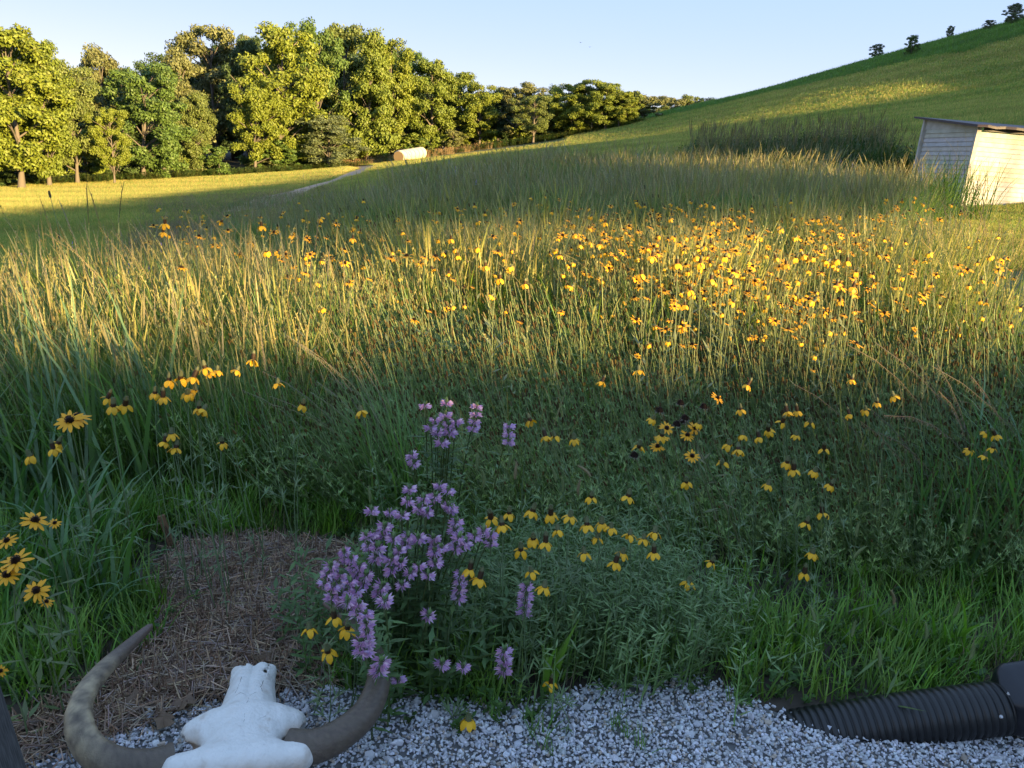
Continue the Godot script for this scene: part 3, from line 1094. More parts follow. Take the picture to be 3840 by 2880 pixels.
func make_flower_meshes() -> void:
	var yellow := Color(0.85, 0.47, 0.012)
	F.hat_petal = []
	for k in 3: F.hat_petal.append(petal_mesh(rr(0.019, 0.023), rr(0.0125, 0.0155), 1.35 + 0.1 * k, yellow))
	F.hat_ring = []
	for k in 4: F.hat_ring.append(ring_mesh(F.hat_petal[k % 3], 6, 50 + k, 0.004, 0.15 if k < 3 else 0.5))
	F.susan_petal = []
	for k in 3: F.susan_petal.append(petal_mesh(rr(0.024, 0.027), rr(0.0085, 0.0105), 0.12 + 0.15 * k, Color(0.82, 0.39, 0.01)))
	F.susan_ring = []
	for k in 4: F.susan_ring.append(ring_mesh(F.susan_petal[k % 3], 12, 70 + k, 0.007, 0.1))
	# cones: brown column with a pale green tip
	F.cone = []
	for k in 3:
		var mb := MB.new()
		var hh: float = [0.026, 0.032, 0.02][k]
		var split: float = [0.45, 0.75, 0.25][k]
		var brown := Color(0.075, 0.04, 0.018); var pale := Color(0.22, 0.24, 0.12)
		var pts := PackedVector3Array(); var rad := PackedFloat32Array(); var cols := []
		for j in 9:
			var t := j / 8.0
			pts.append(Vector3(0, t * hh - 0.003, 0)); rad.append(0.0062 * sqrt(maxf(0.03, 1.0 - pow(t, 4.0))) * (0.75 if j == 0 else 1.0)); cols.append(brown if t < split else pale)
		mb.tube(pts, rad, 8, cols)
		for j in 70:
			var t := rng.randf()
			var a := rr(0, TAU)
			var rd := 0.0062 * sqrt(maxf(0.03, 1.0 - pow(t, 4.0)))
			var o := Vector3(cos(a), 0.3, sin(a))
			mb.leaf(Vector3(cos(a) * rd, t * hh - 0.003, sin(a) * rd), o.normalized(), Vector3.UP, 0.0022, 0.002, vary(brown if t < split else pale, 0.4))
		F.cone.append(mb.mesh(M.veg))
	var dm := MB.new()
	var pts2 := PackedVector3Array(); var rad2 := PackedFloat32Array()
	for j in 7:
		var t := j / 6.0
		pts2.append(Vector3(0, t * 0.0125 - 0.002, 0)); rad2.append(0.0095 * sqrt(maxf(0.02, 1.0 - t * t * 0.98)))
	dm.tube(pts2, rad2, 10, [Color(0.03, 0.014, 0.01)])
	for j in 90:
		var t := rng.randf(); var a := rr(0, TAU)
		var rd := 0.0095 * sqrt(maxf(0.02, 1.0 - t * t * 0.98))
		dm.leaf(Vector3(cos(a) * rd, t * 0.0125 - 0.002, sin(a) * rd), Vector3(cos(a), 0.8, sin(a)).normalized(), Vector3.UP, 0.003, 0.002, vary(Color(0.05, 0.022, 0.014), 0.5))
	F.dome = dm.mesh(M.veg)
	# withered grey petals round an old head
	var wm := MB.new()
	for j in 11:
		var a := TAU * j / 11 + rr(-0.2, 0.2)
		wm.blade(Vector3(cos(a), 0, sin(a)) * 0.007, a, rr(0.014, 0.022), 0.004, 1.4 + rr(0, 0.5), 0.9, 3, vary(Color(0.2, 0.17, 0.13), 0.3))
	F.withered = wm.mesh(M.veg)
	# whorls of bee balm: lavender tubes in a ring with pale green bracts
	F.spike = []
	for whorls: int in [1, 2, 3, 4]:
		for var_ in 2:
			var mb := MB.new()
			for w: int in whorls:
				var y: float = -w * 0.021
				var big: float = 1.0 if whorls == 1 else 1.0 + 0.04 * w
				for j in 46:
					var a := rr(0, TAU)
					var out := Vector3(cos(a), rr(-0.75, 0.55), sin(a)).normalized()
					var st := Vector3(cos(a) * 0.005, y + rr(-0.003, 0.005), sin(a) * 0.005)
					var lil := vary([Color(0.72, 0.46, 0.68), Color(0.8, 0.58, 0.76), Color(0.62, 0.36, 0.6)][rng.randi() % 3], 0.15)
					mb.leaf(st, out, Vector3(-sin(a), 0.3, cos(a)), rr(0.011, 0.0165) * big, 0.0058, lil)
				for j in 9:
					var a := TAU * j / 9 + rr(-0.2, 0.2)
					mb.leaf(Vector3(0, y - 0.004, 0), Vector3(cos(a), -0.1, sin(a)).normalized(), Vector3.UP, rr(0.011, 0.016), 0.006, vary(Color(0.16, 0.22, 0.12), 0.2))
				for j in 14:
					var a := rr(0, TAU)
					mb.leaf(Vector3(cos(a) * 0.003, y + 0.003, sin(a) * 0.003), Vector3(cos(a) * 0.5, 1, sin(a) * 0.5).normalized(), Vector3(cos(a), 0, sin(a)), rr(0.006, 0.009), 0.0035, vary(Color(0.2, 0.26, 0.13), 0.25))
			for j in 7:
				var a := rr(0, TAU)
				mb.leaf(Vector3(0, 0.003, 0), Vector3(cos(a) * 0.45, 1, sin(a) * 0.45).normalized(), Vector3(cos(a), 0, sin(a)), rr(0.012, 0.018), 0.006, vary(Color(0.18, 0.28, 0.1), 0.2))
			mb.tube(PackedVector3Array([Vector3(0, 0.004, 0), Vector3(0, -whorls * 0.021 - 0.01, 0)]), PackedFloat32Array([0.0015, 0.002]), 4, [Color(0.12, 0.17, 0.06)])
			F.spike.append(mb.mesh(M.petal))
	# foxtail head: a soft bristled spike
	F.fox = []
	for k in 2:
		var mb := MB.new()
		var pts := PackedVector3Array(); var rad := PackedFloat32Array()
		for j in 6:
			var t := j / 5.0
			pts.append(Vector3(0.012 * t * t * (1 + k), t * 0.042, 0)); rad.append(0.0045 * sqrt(maxf(0.06, sin(PI * clampf(t * 0.9 + 0.08, 0, 1)))))
		mb.tube(pts, rad, 6, [Color(0.23, 0.28, 0.11) if k == 0 else Color(0.33, 0.26, 0.14)])
		for j in 110:
			var t := rng.randf(); var a := rr(0, TAU)
			var p := Vector3(0.012 * t * t * (1 + k), t * 0.042, 0)
			var o := Vector3(cos(a), 0.7, sin(a)).normalized()
			mb.blade(p, a, rr(0.008, 0.012), 0.0008, 0.9, 0.1, 1, vary(Color(0.36, 0.42, 0.2) if k == 0 else Color(0.42, 0.34, 0.2), 0.15))
		F.fox.append(mb.mesh(M.veg))

func stem_to(head: Vector3, base: Vector3, r: float, col: Color, leaves: int, leaf_len: float, leaf_w: float) -> ArrayMesh:
	# a wiry stem from the ground up to the flower head, in the thing's own axes (base at the origin)
	var mb := MB.new()
	var h := head - base
	var pts := PackedVector3Array(); var rad := PackedFloat32Array()
	var bow := Vector3(rr(-0.03, 0.03), 0, rr(-0.03, 0.03))
	for k in 7:
		var t := k / 6.0
		pts.append(Vector3(h.x * pow(t, 1.15), h.y * t, h.z * pow(t, 1.15)) + bow * sin(PI * t)); rad.append(r * (1.2 - 0.5 * t))
	mb.tube(pts, rad, 5, [col])
	for k in leaves:
		var t := rr(0.1, 0.75) * 6.0
		var at := pts[int(t)].lerp(pts[mini(int(t) + 1, 6)], t - int(t))
		var la := rr(0, TAU)
		var ld := Vector3(cos(la), rr(0.1, 0.9), sin(la)).normalized()
		mb.leaf(at, ld, Vector3.UP, leaf_len * rr(0.6, 1.2), leaf_w, vary(col, 0.25))
		if leaf_w < 0.008:
			for j in 2: mb.leaf(at + ld * leaf_len * 0.4, ld.rotated(Vector3.UP, 0.7 if j else -0.7), Vector3.UP, leaf_len * 0.5, leaf_w, vary(col, 0.25))
	return mb.mesh(M.veg)

var hat_stems := []

func coneflower(head: Vector3, label: String, near: bool, group: String) -> void:
	var base := on(head.x + rr(0.03, 0.2), head.z + rr(-0.02, 0.12))
	if near: base = on(head.x + rr(-0.03, 0.06), head.z + rr(-0.05, 0.05))
	var t := thing("prairie_coneflower", label, "flower", base, 0.0, group)
	var h := head - base
	part("stem", stem_to(head, base, 0.0014, Color(0.18, 0.25, 0.12), 8 if near else 4, 0.055, 0.005), t)
	var tilt := Basis(Vector3(rr(-1, 1), 0, rr(-1, 1)).normalized(), rr(0, 0.35 if near else 0.6)) * Basis(Vector3.UP, rr(0, TAU))
	var sc := rr(0.9, 1.15) * (1.0 if near else 1.0)
	part("cone", F.cone[rng.randi() % 3], t, h, null, tilt.scaled(Vector3.ONE * sc))
	if near:
		var np := rng.randi_range(4, 6)
		for k in np:
			var b := tilt * Basis(Vector3.UP, TAU * k / np + rr(-0.2, 0.2)) * Basis(Vector3(0, 0, 1), rr(-0.2, 0.25))
			part("petal", F.hat_petal[k % 3], t, h + b * Vector3(0.004, 0, 0), null, b.scaled(Vector3.ONE * sc))
	else:
		part("petals", F.hat_ring[rng.randi() % 4], t, h, null, tilt.scaled(Vector3.ONE * sc))

func susan(head: Vector3, label: String, size: float, near: bool, group: String) -> void:
	var base := on(head.x + rr(0.0, 0.12), head.z + rr(-0.05, 0.05))
	var t := thing("black_eyed_susan", label, "flower", base, 0.0, group)
	var h := head - base
	part("stem", stem_to(head, base, 0.0018, Color(0.18, 0.23, 0.1), 6, 0.07, 0.012), t)
	var sc := size / 0.065
	var tilt := Basis(Vector3(1, 0, 0), rr(0.0, 0.75)) * Basis(Vector3(0, 0, 1), rr(-0.5, 0.2)) * Basis(Vector3.UP, rr(0, TAU))
	part("eye", F.dome, t, h, null, tilt.scaled(Vector3.ONE * sc))
	if near:
		for k in 12:
			var b := tilt * Basis(Vector3.UP, TAU * k / 12 + rr(-0.12, 0.12)) * Basis(Vector3(0, 0, 1), rr(-0.2, 0.15))
			part("petal", F.susan_petal[k % 3], t, h + b * Vector3(0.007 * sc, 0, 0), null, b.scaled(Vector3.ONE * sc))
	else:
		part("petals", F.susan_ring[rng.randi() % 4], t, h, null, tilt.scaled(Vector3.ONE * sc))

# a clump of strap-leaved grass, each broad blade a part of its own
func broad_clump(label: String, at: Vector3, nb: int, l0: float, l1: float, wid: float, col: Color, bias: float, spread: float, group := "") -> void:
	var t := thing("grass_clump", label, "grass", at, 0.0, group)
	var kinds := []
	for k in 7:
		var mb := MB.new()
		mb.blade(Vector3.ZERO, 0, l0 + (l1 - l0) * k / 6.0, wid * rr(0.75, 1.2), rr(0.05, 0.5), rr(0.6, 2.0), 7, vary(col, 0.22), 0.25, rr(-0.3, 0.3))
		kinds.append(mb.mesh(M.blade))
	for k in nb:
		var az := rr(0, TAU)
		if rng.randf() < 0.5: az = bias + rr(-0.8, 0.8)
		var o := Vector3(rr(-1, 1), 0, rr(-1, 1)) * spread
		o.y = ground(at.x + o.x, at.z + o.z) - at.y - 0.005
		part("blade", kinds[rng.randi() % 7], t, o, null, Basis(Vector3.UP, az).scaled(Vector3.ONE * rr(0.75, 1.1)))

# a clump of fine grass: its leaves are one part, its seed stalks parts of their own
func fine_clump(label: String, at: Vector3, nb: int, l0: float, l1: float, wid: float, col: Color, lean: float, az0: float, spread: float, stalks: int, tan_: Color) -> void:
	var t := thing("grass_clump", label, "grass", at)
	var mb := MB.new()
	for k in nb:
		var a := rr(0, TAU)
		var az := az0 + rr(-1.3, 1.3) if rng.randf() < 0.75 else a
		var o := Vector3(rr(-1, 1), 0, rr(-1, 1)) * spread
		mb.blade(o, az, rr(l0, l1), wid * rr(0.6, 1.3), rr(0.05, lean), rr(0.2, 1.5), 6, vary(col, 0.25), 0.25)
	var o1 := part("leaf_blades", mb.mesh(M.blade), t)
	o1.set_meta("kind", "stuff")
	for k in stalks:
		var sb := MB.new()
		var az := az0 + rr(-0.6, 0.6)
		var ln := rr(l1 * 0.95, l1 * 1.3)
		var d := Vector3(cos(az), 0, sin(az))
		var pts := PackedVector3Array(); var rad := PackedFloat32Array()
		var p := Vector3(rr(-1, 1), 0, rr(-1, 1)) * spread
		var a0 := rr(0.1, lean)
		var cv := rr(0.4, 1.1)
		for j in 9:
			pts.append(p); rad.append(0.0012)
			var a := a0 + cv * pow(j / 8.0, 2)
			p += (d * sin(a) + Vector3.UP * cos(a)) * ln / 8.0
		var cc := vary(tan_, 0.15)
		sb.tube(pts, rad, 3, [cc], false)
		for j in 30:
			var tt := (0.66 + 0.34 * j / 30.0) * 8.0
			var at2 := pts[int(tt)].lerp(pts[mini(int(tt) + 1, 8)], tt - int(tt))
			sb.leaf(at2, Vector3(rr(-0.5, 0.5), -0.8, rr(-0.5, 0.5)).normalized(), d, rr(0.01, 0.014), 0.0045, vary(cc, 0.2))
		part("seed_stalk", sb.mesh(M.veg), t)

# ------------------------------------------------------------------ skull
func ell(p: Vector3, c: Vector3, r: Vector3) -> float:
	var q := (p - c) / r
	var k := q.length()
	return (k - 1.0) * minf(r.x, minf(r.y, r.z)) * (1.0 if k < 1.0 else 1.0) if k > 0.001 else -minf(r.x, minf(r.y, r.z))

func cap(p: Vector3, a: Vector3, b: Vector3, ra: float, rb: float) -> float:
	var h := clampf((p - a).dot(b - a) / (b - a).length_squared(), 0, 1)
	return (p - a.lerp(b, h)).length() - lerpf(ra, rb, h)

func smin(a: float, b: float, k: float) -> float:
	var h := maxf(k - absf(a - b), 0.0) / k
	return minf(a, b) - h * h * k * 0.25

func skull_field(p: Vector3) -> float:
	# -z is the nose, +z the back of the head
	var q := Vector3(absf(p.x), p.y, p.z)
	# forehead, snout, cheek bones, brow rims, horn cores, crest
	var d := ell(p, Vector3(0, -0.02, 0.05), Vector3(0.071, 0.046, 0.085))
	d = smin(d, ell(p, Vector3(0, -0.022, -0.016), Vector3(0.1, 0.038, 0.062)), 0.028)
	d = smin(d, cap(q, Vector3(0.013, -0.016, -0.05), Vector3(0.018, -0.018, -0.225), 0.037, 0.02), 0.03)
	d = smin(d, cap(q, Vector3(0.032, -0.035, -0.06), Vector3(0.031, -0.036, -0.235), 0.03, 0.014), 0.022)
	d = smin(d, cap(q, Vector3(0.034, -0.024, -0.205), Vector3(0.038, -0.025, -0.238), 0.013, 0.012), 0.012)
	d = smin(d, cap(q, Vector3(0.07, -0.018, -0.04), Vector3(0.094, -0.022, -0.03), 0.026, 0.022), 0.03)
	d = smin(d, cap(q, Vector3(0.1, -0.022, -0.035), Vector3(0.102, -0.028, 0.018), 0.017, 0.012), 0.015)
	d = smin(d, cap(q, Vector3(0.05, -0.008, 0.088), Vector3(0.112, -0.008, 0.092), 0.031, 0.029), 0.03)
	d = smin(d, cap(p, Vector3(-0.05, -0.01, 0.1), Vector3(0.05, -0.016, 0.1), 0.03, 0.03), 0.03)
	d = smin(d, cap(q, Vector3(0.045, -0.05, -0.08), Vector3(0.07, -0.06, 0.03), 0.02, 0.016), 0.025)
	# eye sockets, nose openings, hollow at the back
	d = maxf(d, -ell(q, Vector3(0.122, -0.04, 0.0), Vector3(0.026, 0.03, 0.03)))
	d = maxf(d, -cap(q, Vector3(0.093, -0.016, 0.038), Vector3(0.112, -0.03, 0.026), 0.018, 0.025))
	d = maxf(d, -cap(p, Vector3(0.0265, 0.0, -0.19), Vector3(0.0285, -0.016, -0.228), 0.004, 0.0075))
	d = maxf(d, -cap(p, Vector3(-0.021, 0.0, -0.222), Vector3(-0.021, -0.01, -0.25), 0.004, 0.006))
	d = maxf(d, -cap(q, Vector3(0.0, -0.035, -0.225), Vector3(0.0, -0.03, -0.27), 0.01, 0.016))
	d = maxf(d, -ell(p, Vector3(0, -0.04, 0.15), Vector3(0.05, 0.035, 0.02)))
	d += 0.0009 * sin(p.x * 150 + p.z * 70) * sin(p.z * 120 - p.x * 40)
	return d

func surface_net(lo: Vector3, hi: Vector3, cell: float, field: Callable, colour: Callable) -> MB:
	var nx := int((hi.x - lo.x) / cell) + 1
	var ny := int((hi.y - lo.y) / cell) + 1
	var nz := int((hi.z - lo.z) / cell) + 1
	var f := PackedFloat32Array(); f.resize(nx * ny * nz)
	for x in nx:
		for y in ny:
			for z in nz:
				f[(x * ny + y) * nz + z] = field.call(lo + Vector3(x, y, z) * cell)
	var mb := MB.new()
	var id := PackedInt32Array(); id.resize(nx * ny * nz); id.fill(-1)
	var off := [0, 1, nz, nz + 1, ny * nz, ny * nz + 1, ny * nz + nz, ny * nz + nz + 1]
	for x in nx - 1:
		for y in ny - 1:
			for z in nz - 1:
				var b := (x * ny + y) * nz + z
				var m := 0
				for k in 8:
					if f[b + off[k]] < 0: m |= 1 << k
				if m == 0 or m == 255: continue
				var s := Vector3.ZERO
				var cnt := 0
				for k in 8:
					for ax in [1, 2, 4]:
						if k & ax: continue
						var k2: int = k | ax
						var fa := f[b + off[k]]; var fb := f[b + off[k2]]
						if (fa < 0) == (fb < 0): continue
						var t := fa / (fa - fb)
						var pa := Vector3((k >> 2) & 1, (k >> 1) & 1, k & 1)
						var pb := Vector3((k2 >> 2) & 1, (k2 >> 1) & 1, k2 & 1)
						s += pa.lerp(pb, t); cnt += 1
				var p := lo + (Vector3(x, y, z) + s / cnt) * cell
				var e := cell * 0.6
				var nn := Vector3(field.call(p + Vector3(e, 0, 0)) - field.call(p - Vector3(e, 0, 0)), field.call(p + Vector3(0, e, 0)) - field.call(p - Vector3(0, e, 0)), field.call(p + Vector3(0, 0, e)) - field.call(p - Vector3(0, 0, e))).normalized()
				id[b] = mb.vert(p, nn, colour.call(p, nn))
	for x in range(1, nx - 1):
		for y in range(1, ny - 1):
			for z in range(1, nz - 1):
				var b := (x * ny + y) * nz + z
				for ax in 3:
					var o: int = [ny * nz, nz, 1][ax]
					var u: int = [nz, 1, ny * nz][ax]
					var w: int = [1, ny * nz, nz][ax]
					var fa := f[b]; var fb := f[b + o]
					if (fa < 0) == (fb < 0): continue
					var q := [id[b], id[b - u], id[b - u - w], id[b - w]]
					if q.min() < 0: continue
					if fa < 0: q.reverse()
					mb.i.append_array(PackedInt32Array([q[0], q[1], q[2], q[0], q[2], q[3]]))
	return mb

func build_skull() -> void:
	var fwd := Vector3(-0.25, -0.06, -0.965).normalized()
	var right := Vector3(0.965, 0.0, -0.253).normalized()
	var up := right.cross(fwd).normalized()
	var b := Basis(right, up, -fwd)
	var at := Vector3(-0.487, 0.105, -1.285)
	var t := thing("bull_skull", "white bull skull with long curved horns lying on grey gravel", "skull", at)
	var nz := FastNoiseLite.new(); nz.frequency = 22.0; nz.seed = 8; nz.fractal_octaves = 4
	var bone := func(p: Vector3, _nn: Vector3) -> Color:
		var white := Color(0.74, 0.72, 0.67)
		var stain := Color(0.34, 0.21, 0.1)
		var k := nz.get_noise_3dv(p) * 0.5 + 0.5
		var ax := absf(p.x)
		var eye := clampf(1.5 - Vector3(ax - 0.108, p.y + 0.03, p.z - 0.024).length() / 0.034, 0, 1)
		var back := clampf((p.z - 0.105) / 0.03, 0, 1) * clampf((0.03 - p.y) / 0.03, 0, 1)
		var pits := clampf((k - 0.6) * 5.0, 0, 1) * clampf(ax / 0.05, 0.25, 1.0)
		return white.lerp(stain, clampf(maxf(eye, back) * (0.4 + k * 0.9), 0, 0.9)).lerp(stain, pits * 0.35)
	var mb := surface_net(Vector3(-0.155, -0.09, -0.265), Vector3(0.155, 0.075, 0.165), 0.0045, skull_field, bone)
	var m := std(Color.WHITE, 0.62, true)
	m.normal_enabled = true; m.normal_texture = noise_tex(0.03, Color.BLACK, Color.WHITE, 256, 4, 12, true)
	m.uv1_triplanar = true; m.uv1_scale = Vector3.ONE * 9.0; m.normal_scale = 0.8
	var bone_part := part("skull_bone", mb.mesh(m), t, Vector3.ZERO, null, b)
	# sutures and cracks: fine dark lines sunk into the bone
	var lines := [[Vector2(0.002, -0.225), Vector2(0.001, -0.15), Vector2(0.0, -0.09), Vector2(0.004, -0.06), Vector2(-0.001, -0.03), Vector2(0.002, 0.0), Vector2(0.0, 0.03)],
		[Vector2(0.028, -0.15), Vector2(0.024, -0.12), Vector2(0.03, -0.1)], [Vector2(-0.02, -0.17), Vector2(-0.023, -0.13), Vector2(-0.028, -0.1)],
		[Vector2(0.0, -0.085), Vector2(-0.016, -0.098), Vector2(-0.026, -0.09)], [Vector2(0.004, -0.085), Vector2(0.02, -0.1)], [Vector2(0.03, 0.0), Vector2(0.045, -0.012)]]
	for l in lines:
		var pts := PackedVector3Array(); var rad := PackedFloat32Array()
		for k in l.size() - 1:
			for s in 6:
				var q: Vector2 = l[k].lerp(l[k + 1], s / 6.0) + Vector2(rr(-0.0006, 0.0006), 0)
				var y := 0.07
				while y > -0.08 and skull_field(Vector3(q.x, y, q.y)) > 0.0: y -= 0.0006
				pts.append(Vector3(q.x, y - 0.0002, q.y)); rad.append(0.0007)
		var cm := MB.new()
		cm.tube(pts, rad, 4, [Color(0.1, 0.075, 0.06)])
		part("suture", cm.mesh(M.veg), bone_part)
	# horns
	var hl := [Vector3(-0.585, 0.1, -1.193), Vector3(-0.623, 0.1, -1.172), Vector3(-0.673, 0.118, -1.152), Vector3(-0.722, 0.138, -1.158), Vector3(-0.762, 0.16, -1.187), Vector3(-0.784, 0.178, -1.23), Vector3(-0.787, 0.19, -1.272), Vector3(-0.779, 0.2, -1.318), Vector3(-0.768, 0.203, -1.381), Vector3(-0.754, 0.205, -1.463)]
	var hr := [Vector3(-0.385, 0.1, -1.252), Vector3(-0.333, 0.105, -1.253), Vector3(-0.285, 0.125, -1.268), Vector3(-0.246, 0.147, -1.303), Vector3(-0.231, 0.168, -1.345), Vector3(-0.234, 0.182, -1.39), Vector3(-0.258, 0.192, -1.449), Vector3(-0.302, 0.2, -1.506), Vector3(-0.353, 0.203, -1.564), Vector3(-0.41, 0.205, -1.605)]
	for side in 2:
		var src: Array = hl if side == 0 else hr
		var cv := Curve3D.new()
		for k in src.size():
			var tn: Vector3 = (src[mini(k + 1, 9)] - src[maxi(k - 1, 0)]) / 6.0
			cv.add_point(src[k] - at, -tn, tn)
		var pts := PackedVector3Array(); var rad := PackedFloat32Array(); var cols := []
		var steps := 110
		for k in steps + 1:
			var s := float(k) / steps
			pts.append(cv.sample_baked(s * cv.get_baked_length(), true))
			var r := 0.0315 * pow(1.0 - s, 0.55) * (1.0 - 0.12 * s) + 0.004
			if s < 0.06: r *= 0.97 + 0.5 * s
			var ring := 0.0
			if s < 0.5: ring = absf(sin(s * 62.0 + sin(s * 30.0)))
			r *= 1.0 - 0.06 * pow(1.0 - ring, 8.0) * (1.0 if side == 0 else 0.4)
			if s > 0.97: r *= sqrt(maxf(0.05, (1.0 - s) / 0.03))
			rad.append(r)
		var hm := MB.new()
		hm.tube(pts, rad, 26, [Color.WHITE])
		for k in hm.v.size():
			var p := hm.v[k]
			var s := clampf(float(k / 26) / steps, 0, 1)
			var a := nz.get_noise_3d(p.x * 1.2, p.y * 1.2, p.z * 1.2) * 0.5 + 0.5
			var f := nz.get_noise_3d(p.x * 5 + 7, p.y * 5, p.z * 5) * 0.5 + 0.5
			var dark := Color(0.085, 0.062, 0.045); var tan_ := Color(0.42, 0.33, 0.2); var tip := Color(0.12, 0.075, 0.058)
			var c := dark.lerp(Color(0.13, 0.1, 0.07), f)
			if side == 0: c = c.lerp(tan_, clampf(1.4 - absf(s - 0.5) / 0.22, 0, 1) * clampf(a * 2.6 - 0.7, 0, 1))
			c = c.lerp(tip, clampf((s - 0.7) * 3.0, 0, 1) * 0.8)
			hm.c[k] = c * (0.75 + 0.5 * f)
		var horn_m := std(Color.WHITE, 0.5, true)
		horn_m.normal_enabled = true; horn_m.normal_texture = noise_tex(0.05, Color.BLACK, Color.WHITE, 256, 4, 14, true)
		horn_m.uv1_triplanar = true; horn_m.uv1_scale = Vector3.ONE * 14.0; horn_m.normal_scale = 0.5
		var o := part("horn", hm.mesh(horn_m), t)
		o.set_meta("label", "mottled tan horn with ridged base" if side == 0 else "smooth dark brown horn behind the bee balm")

# ------------------------------------------------------------------ other things
func build_pipe() -> void:
	var a := Vector3(0.7, -0.062, -1.575)
	var c := Vector3(1.255, 0.078, -1.592)
	var t := thing("drain_pipe", "black corrugated plastic drain pipe half sunk in the gravel", "pipe", Vector3(1.0, 0, -1.58))
	a -= t.position; c -= t.position
	var pts := PackedVector3Array(); var rad := PackedFloat32Array()
	var ln := a.distance_to(c)
	var n := int(ln / 0.0178 * 9)
	for k in n + 1:
		var s := float(k) / n
		var ph := fposmod(s * ln / 0.0178, 1.0)
		pts.append(a.lerp(c, s) + Vector3(0, 0.03 * s * (1 - s), 0.0))
		var prof := 1.0 - pow(absf(ph - 0.5) * 2.0, 3.5)
		rad.append(0.0565 + 0.0065 * prof)
	var mb := MB.new()
	mb.tube(pts, rad, 40, [Color(0.012, 0.012, 0.014)], false)
	# normals follow the ribs
	var sides := 40
	for k in n + 1:
		for j in sides:
			var k0 := maxi(k - 1, 0); var k1 := mini(k + 1, n)
			var slope := (rad[k1] - rad[k0]) / maxf(1e-5, pts[k1].distance_to(pts[k0]))
			var tn := (pts[k1] - pts[k0]).normalized()
			mb.n[k * sides + j] = (mb.n[k * sides + j] - tn * slope).normalized()
	var pm := std(Color.WHITE, 0.38, true)
	pm.normal_enabled = true; pm.normal_texture = noise_tex(0.02, Color.BLACK, Color.WHITE, 256, 3, 22, true); pm.normal_scale = 0.12
	pm.uv1_triplanar = true; pm.uv1_scale = Vector3.ONE * 10.0
	part("corrugated_tube", mb.mesh(pm), t)
	var dir := (c - a).normalized()
	var sd := Vector3(0, 0, 1).cross(dir).normalized()
	var bs := Basis(dir, sd, dir.cross(sd)) * Basis(Vector3(1, 0, 0), 0.35)
	var ad := MB.new()
	# rounded rectangular sleeve
	var rows := [[0.0, 0.4], [0.0, 0.8], [0.006, 0.92], [0.02, 1.0], [0.06, 1.0], [0.062, 0.99], [0.064, 1.0], [0.18, 1.0], [0.2, 0.97]]
	for q in rows:
		for j in 36:
			var an := TAU * j / 36
			var cx: float = signf(cos(an)) * pow(absf(cos(an)), 0.45) * 0.076 * q[1]
			var cy: float = signf(sin(an)) * pow(absf(sin(an)), 0.45) * 0.068 * q[1]
			ad.vert(c + Vector3(0, 0.02, 0) + bs * Vector3(q[0], cx, cy), (bs * Vector3(-0.6 if q[0] < 0.01 else (-0.3 if q[0] < 0.019 else 0.0), cos(an) * pow(absf(cos(an)), 0.8) * 1.2, sin(an) * pow(absf(sin(an)), 0.8) * 1.2)).normalized(), Color(0.014, 0.014, 0.016))
	for k in rows.size() - 1:
		for j in 36:
			var p0 := k * 36 + j; var p1 := k * 36 + (j + 1) % 36
			ad.i.append_array(PackedInt32Array([p0, p1 + 36, p1, p0, p0 + 36, p1 + 36]))
	part("downspout_adapter", ad.mesh(pm), t)
	for q in [[0.985, Vector3(0, 1, 0.35)], [0.93, Vector3(0, 0.45, 0.9)]]:
		var sc := MB.new()
		var nn: Vector3 = q[1].normalized()
		var p := a.lerp(c, q[0]) + nn * 0.0632
		sc.tube(PackedVector3Array([p - nn * 0.002, p + nn * 0.0015, p + nn * 0.0022]), PackedFloat32Array([0.0042, 0.0042, 0.002]), 10, [Color(0.7, 0.7, 0.7)])
		part("screw", sc.mesh(M.metal), t)

func wood_mat(col: Color, seed_: int) -> StandardMaterial3D:
	var m := std(Color.WHITE, 0.85, true)
	m.albedo_texture = noise_tex(0.03, Color(0.55, 0.55, 0.55), Color(1, 1, 1), 256, 5, seed_)
	m.uv1_triplanar = true; m.uv1_scale = Vector3(40, 3, 40)
	return m

func build_stake() -> void:
	var base := on(-1.022, -2.14)
	var t := thing("plant_marker_stake", "small wooden stake with handwritten plant name in grass beside brown straw", "stake", base)
	t.basis = Basis(Vector3(0, 0, 1), 0.28) * Basis(Vector3.UP, 0.5)
	var mb := MB.new()
	mb.box(Basis(), Vector3(0, 0.03, 0), Vector3(0.021, 0.19, 0.012), Color(0.3, 0.17, 0.08), 0.001)
	part("wood_strip", mb.mesh(wood_mat(Color.WHITE, 31)), t)
	var tm := TextMesh.new()
	var f := SystemFont.new(); f.font_names = PackedStringArray(["Droid Sans"])
	tm.font = f; tm.text = "June Grass"; tm.font_size = 32; tm.pixel_size = 0.0115 / 32.0; tm.depth = 0.0004
	tm.material = M.ink
	part("lettering", tm, t, Vector3(0, 0.062, 0.0062), null, Basis(Vector3(0, 0, 1), PI / 2).scaled(Vector3(1, 1, 1)))

func build_post() -> void:
	var t := thing("timber_post", "weathered grey timber post with a deep groove at the gravel edge", "post", Vector3(-0.757, 0, -1.0))
	t.rotation.z = 0.17
	var mb := MB.new()
	var grey := Color(0.13, 0.125, 0.115)
	mb.box(Basis(), Vector3(0.0, 0.35, 0), Vector3(0.052, 1.0, 0.09), grey, 0.004)
	var mb2 := MB.new()
	mb2.box(Basis(), Vector3(-0.066, 0.35, 0.004), Vector3(0.072, 1.0, 0.09), grey * 1.1, 0.004)
	var mb3 := MB.new()
	mb3.box(Basis(), Vector3(-0.03, 0.35, -0.01), Vector3(0.012, 1.0, 0.06), Color(0.05, 0.045, 0.04))
	var wm := wood_mat(Color.WHITE, 33)
	part("board", mb.mesh(wm), t); part("board", mb2.mesh(wm), t); part("core", mb3.mesh(wm), t)

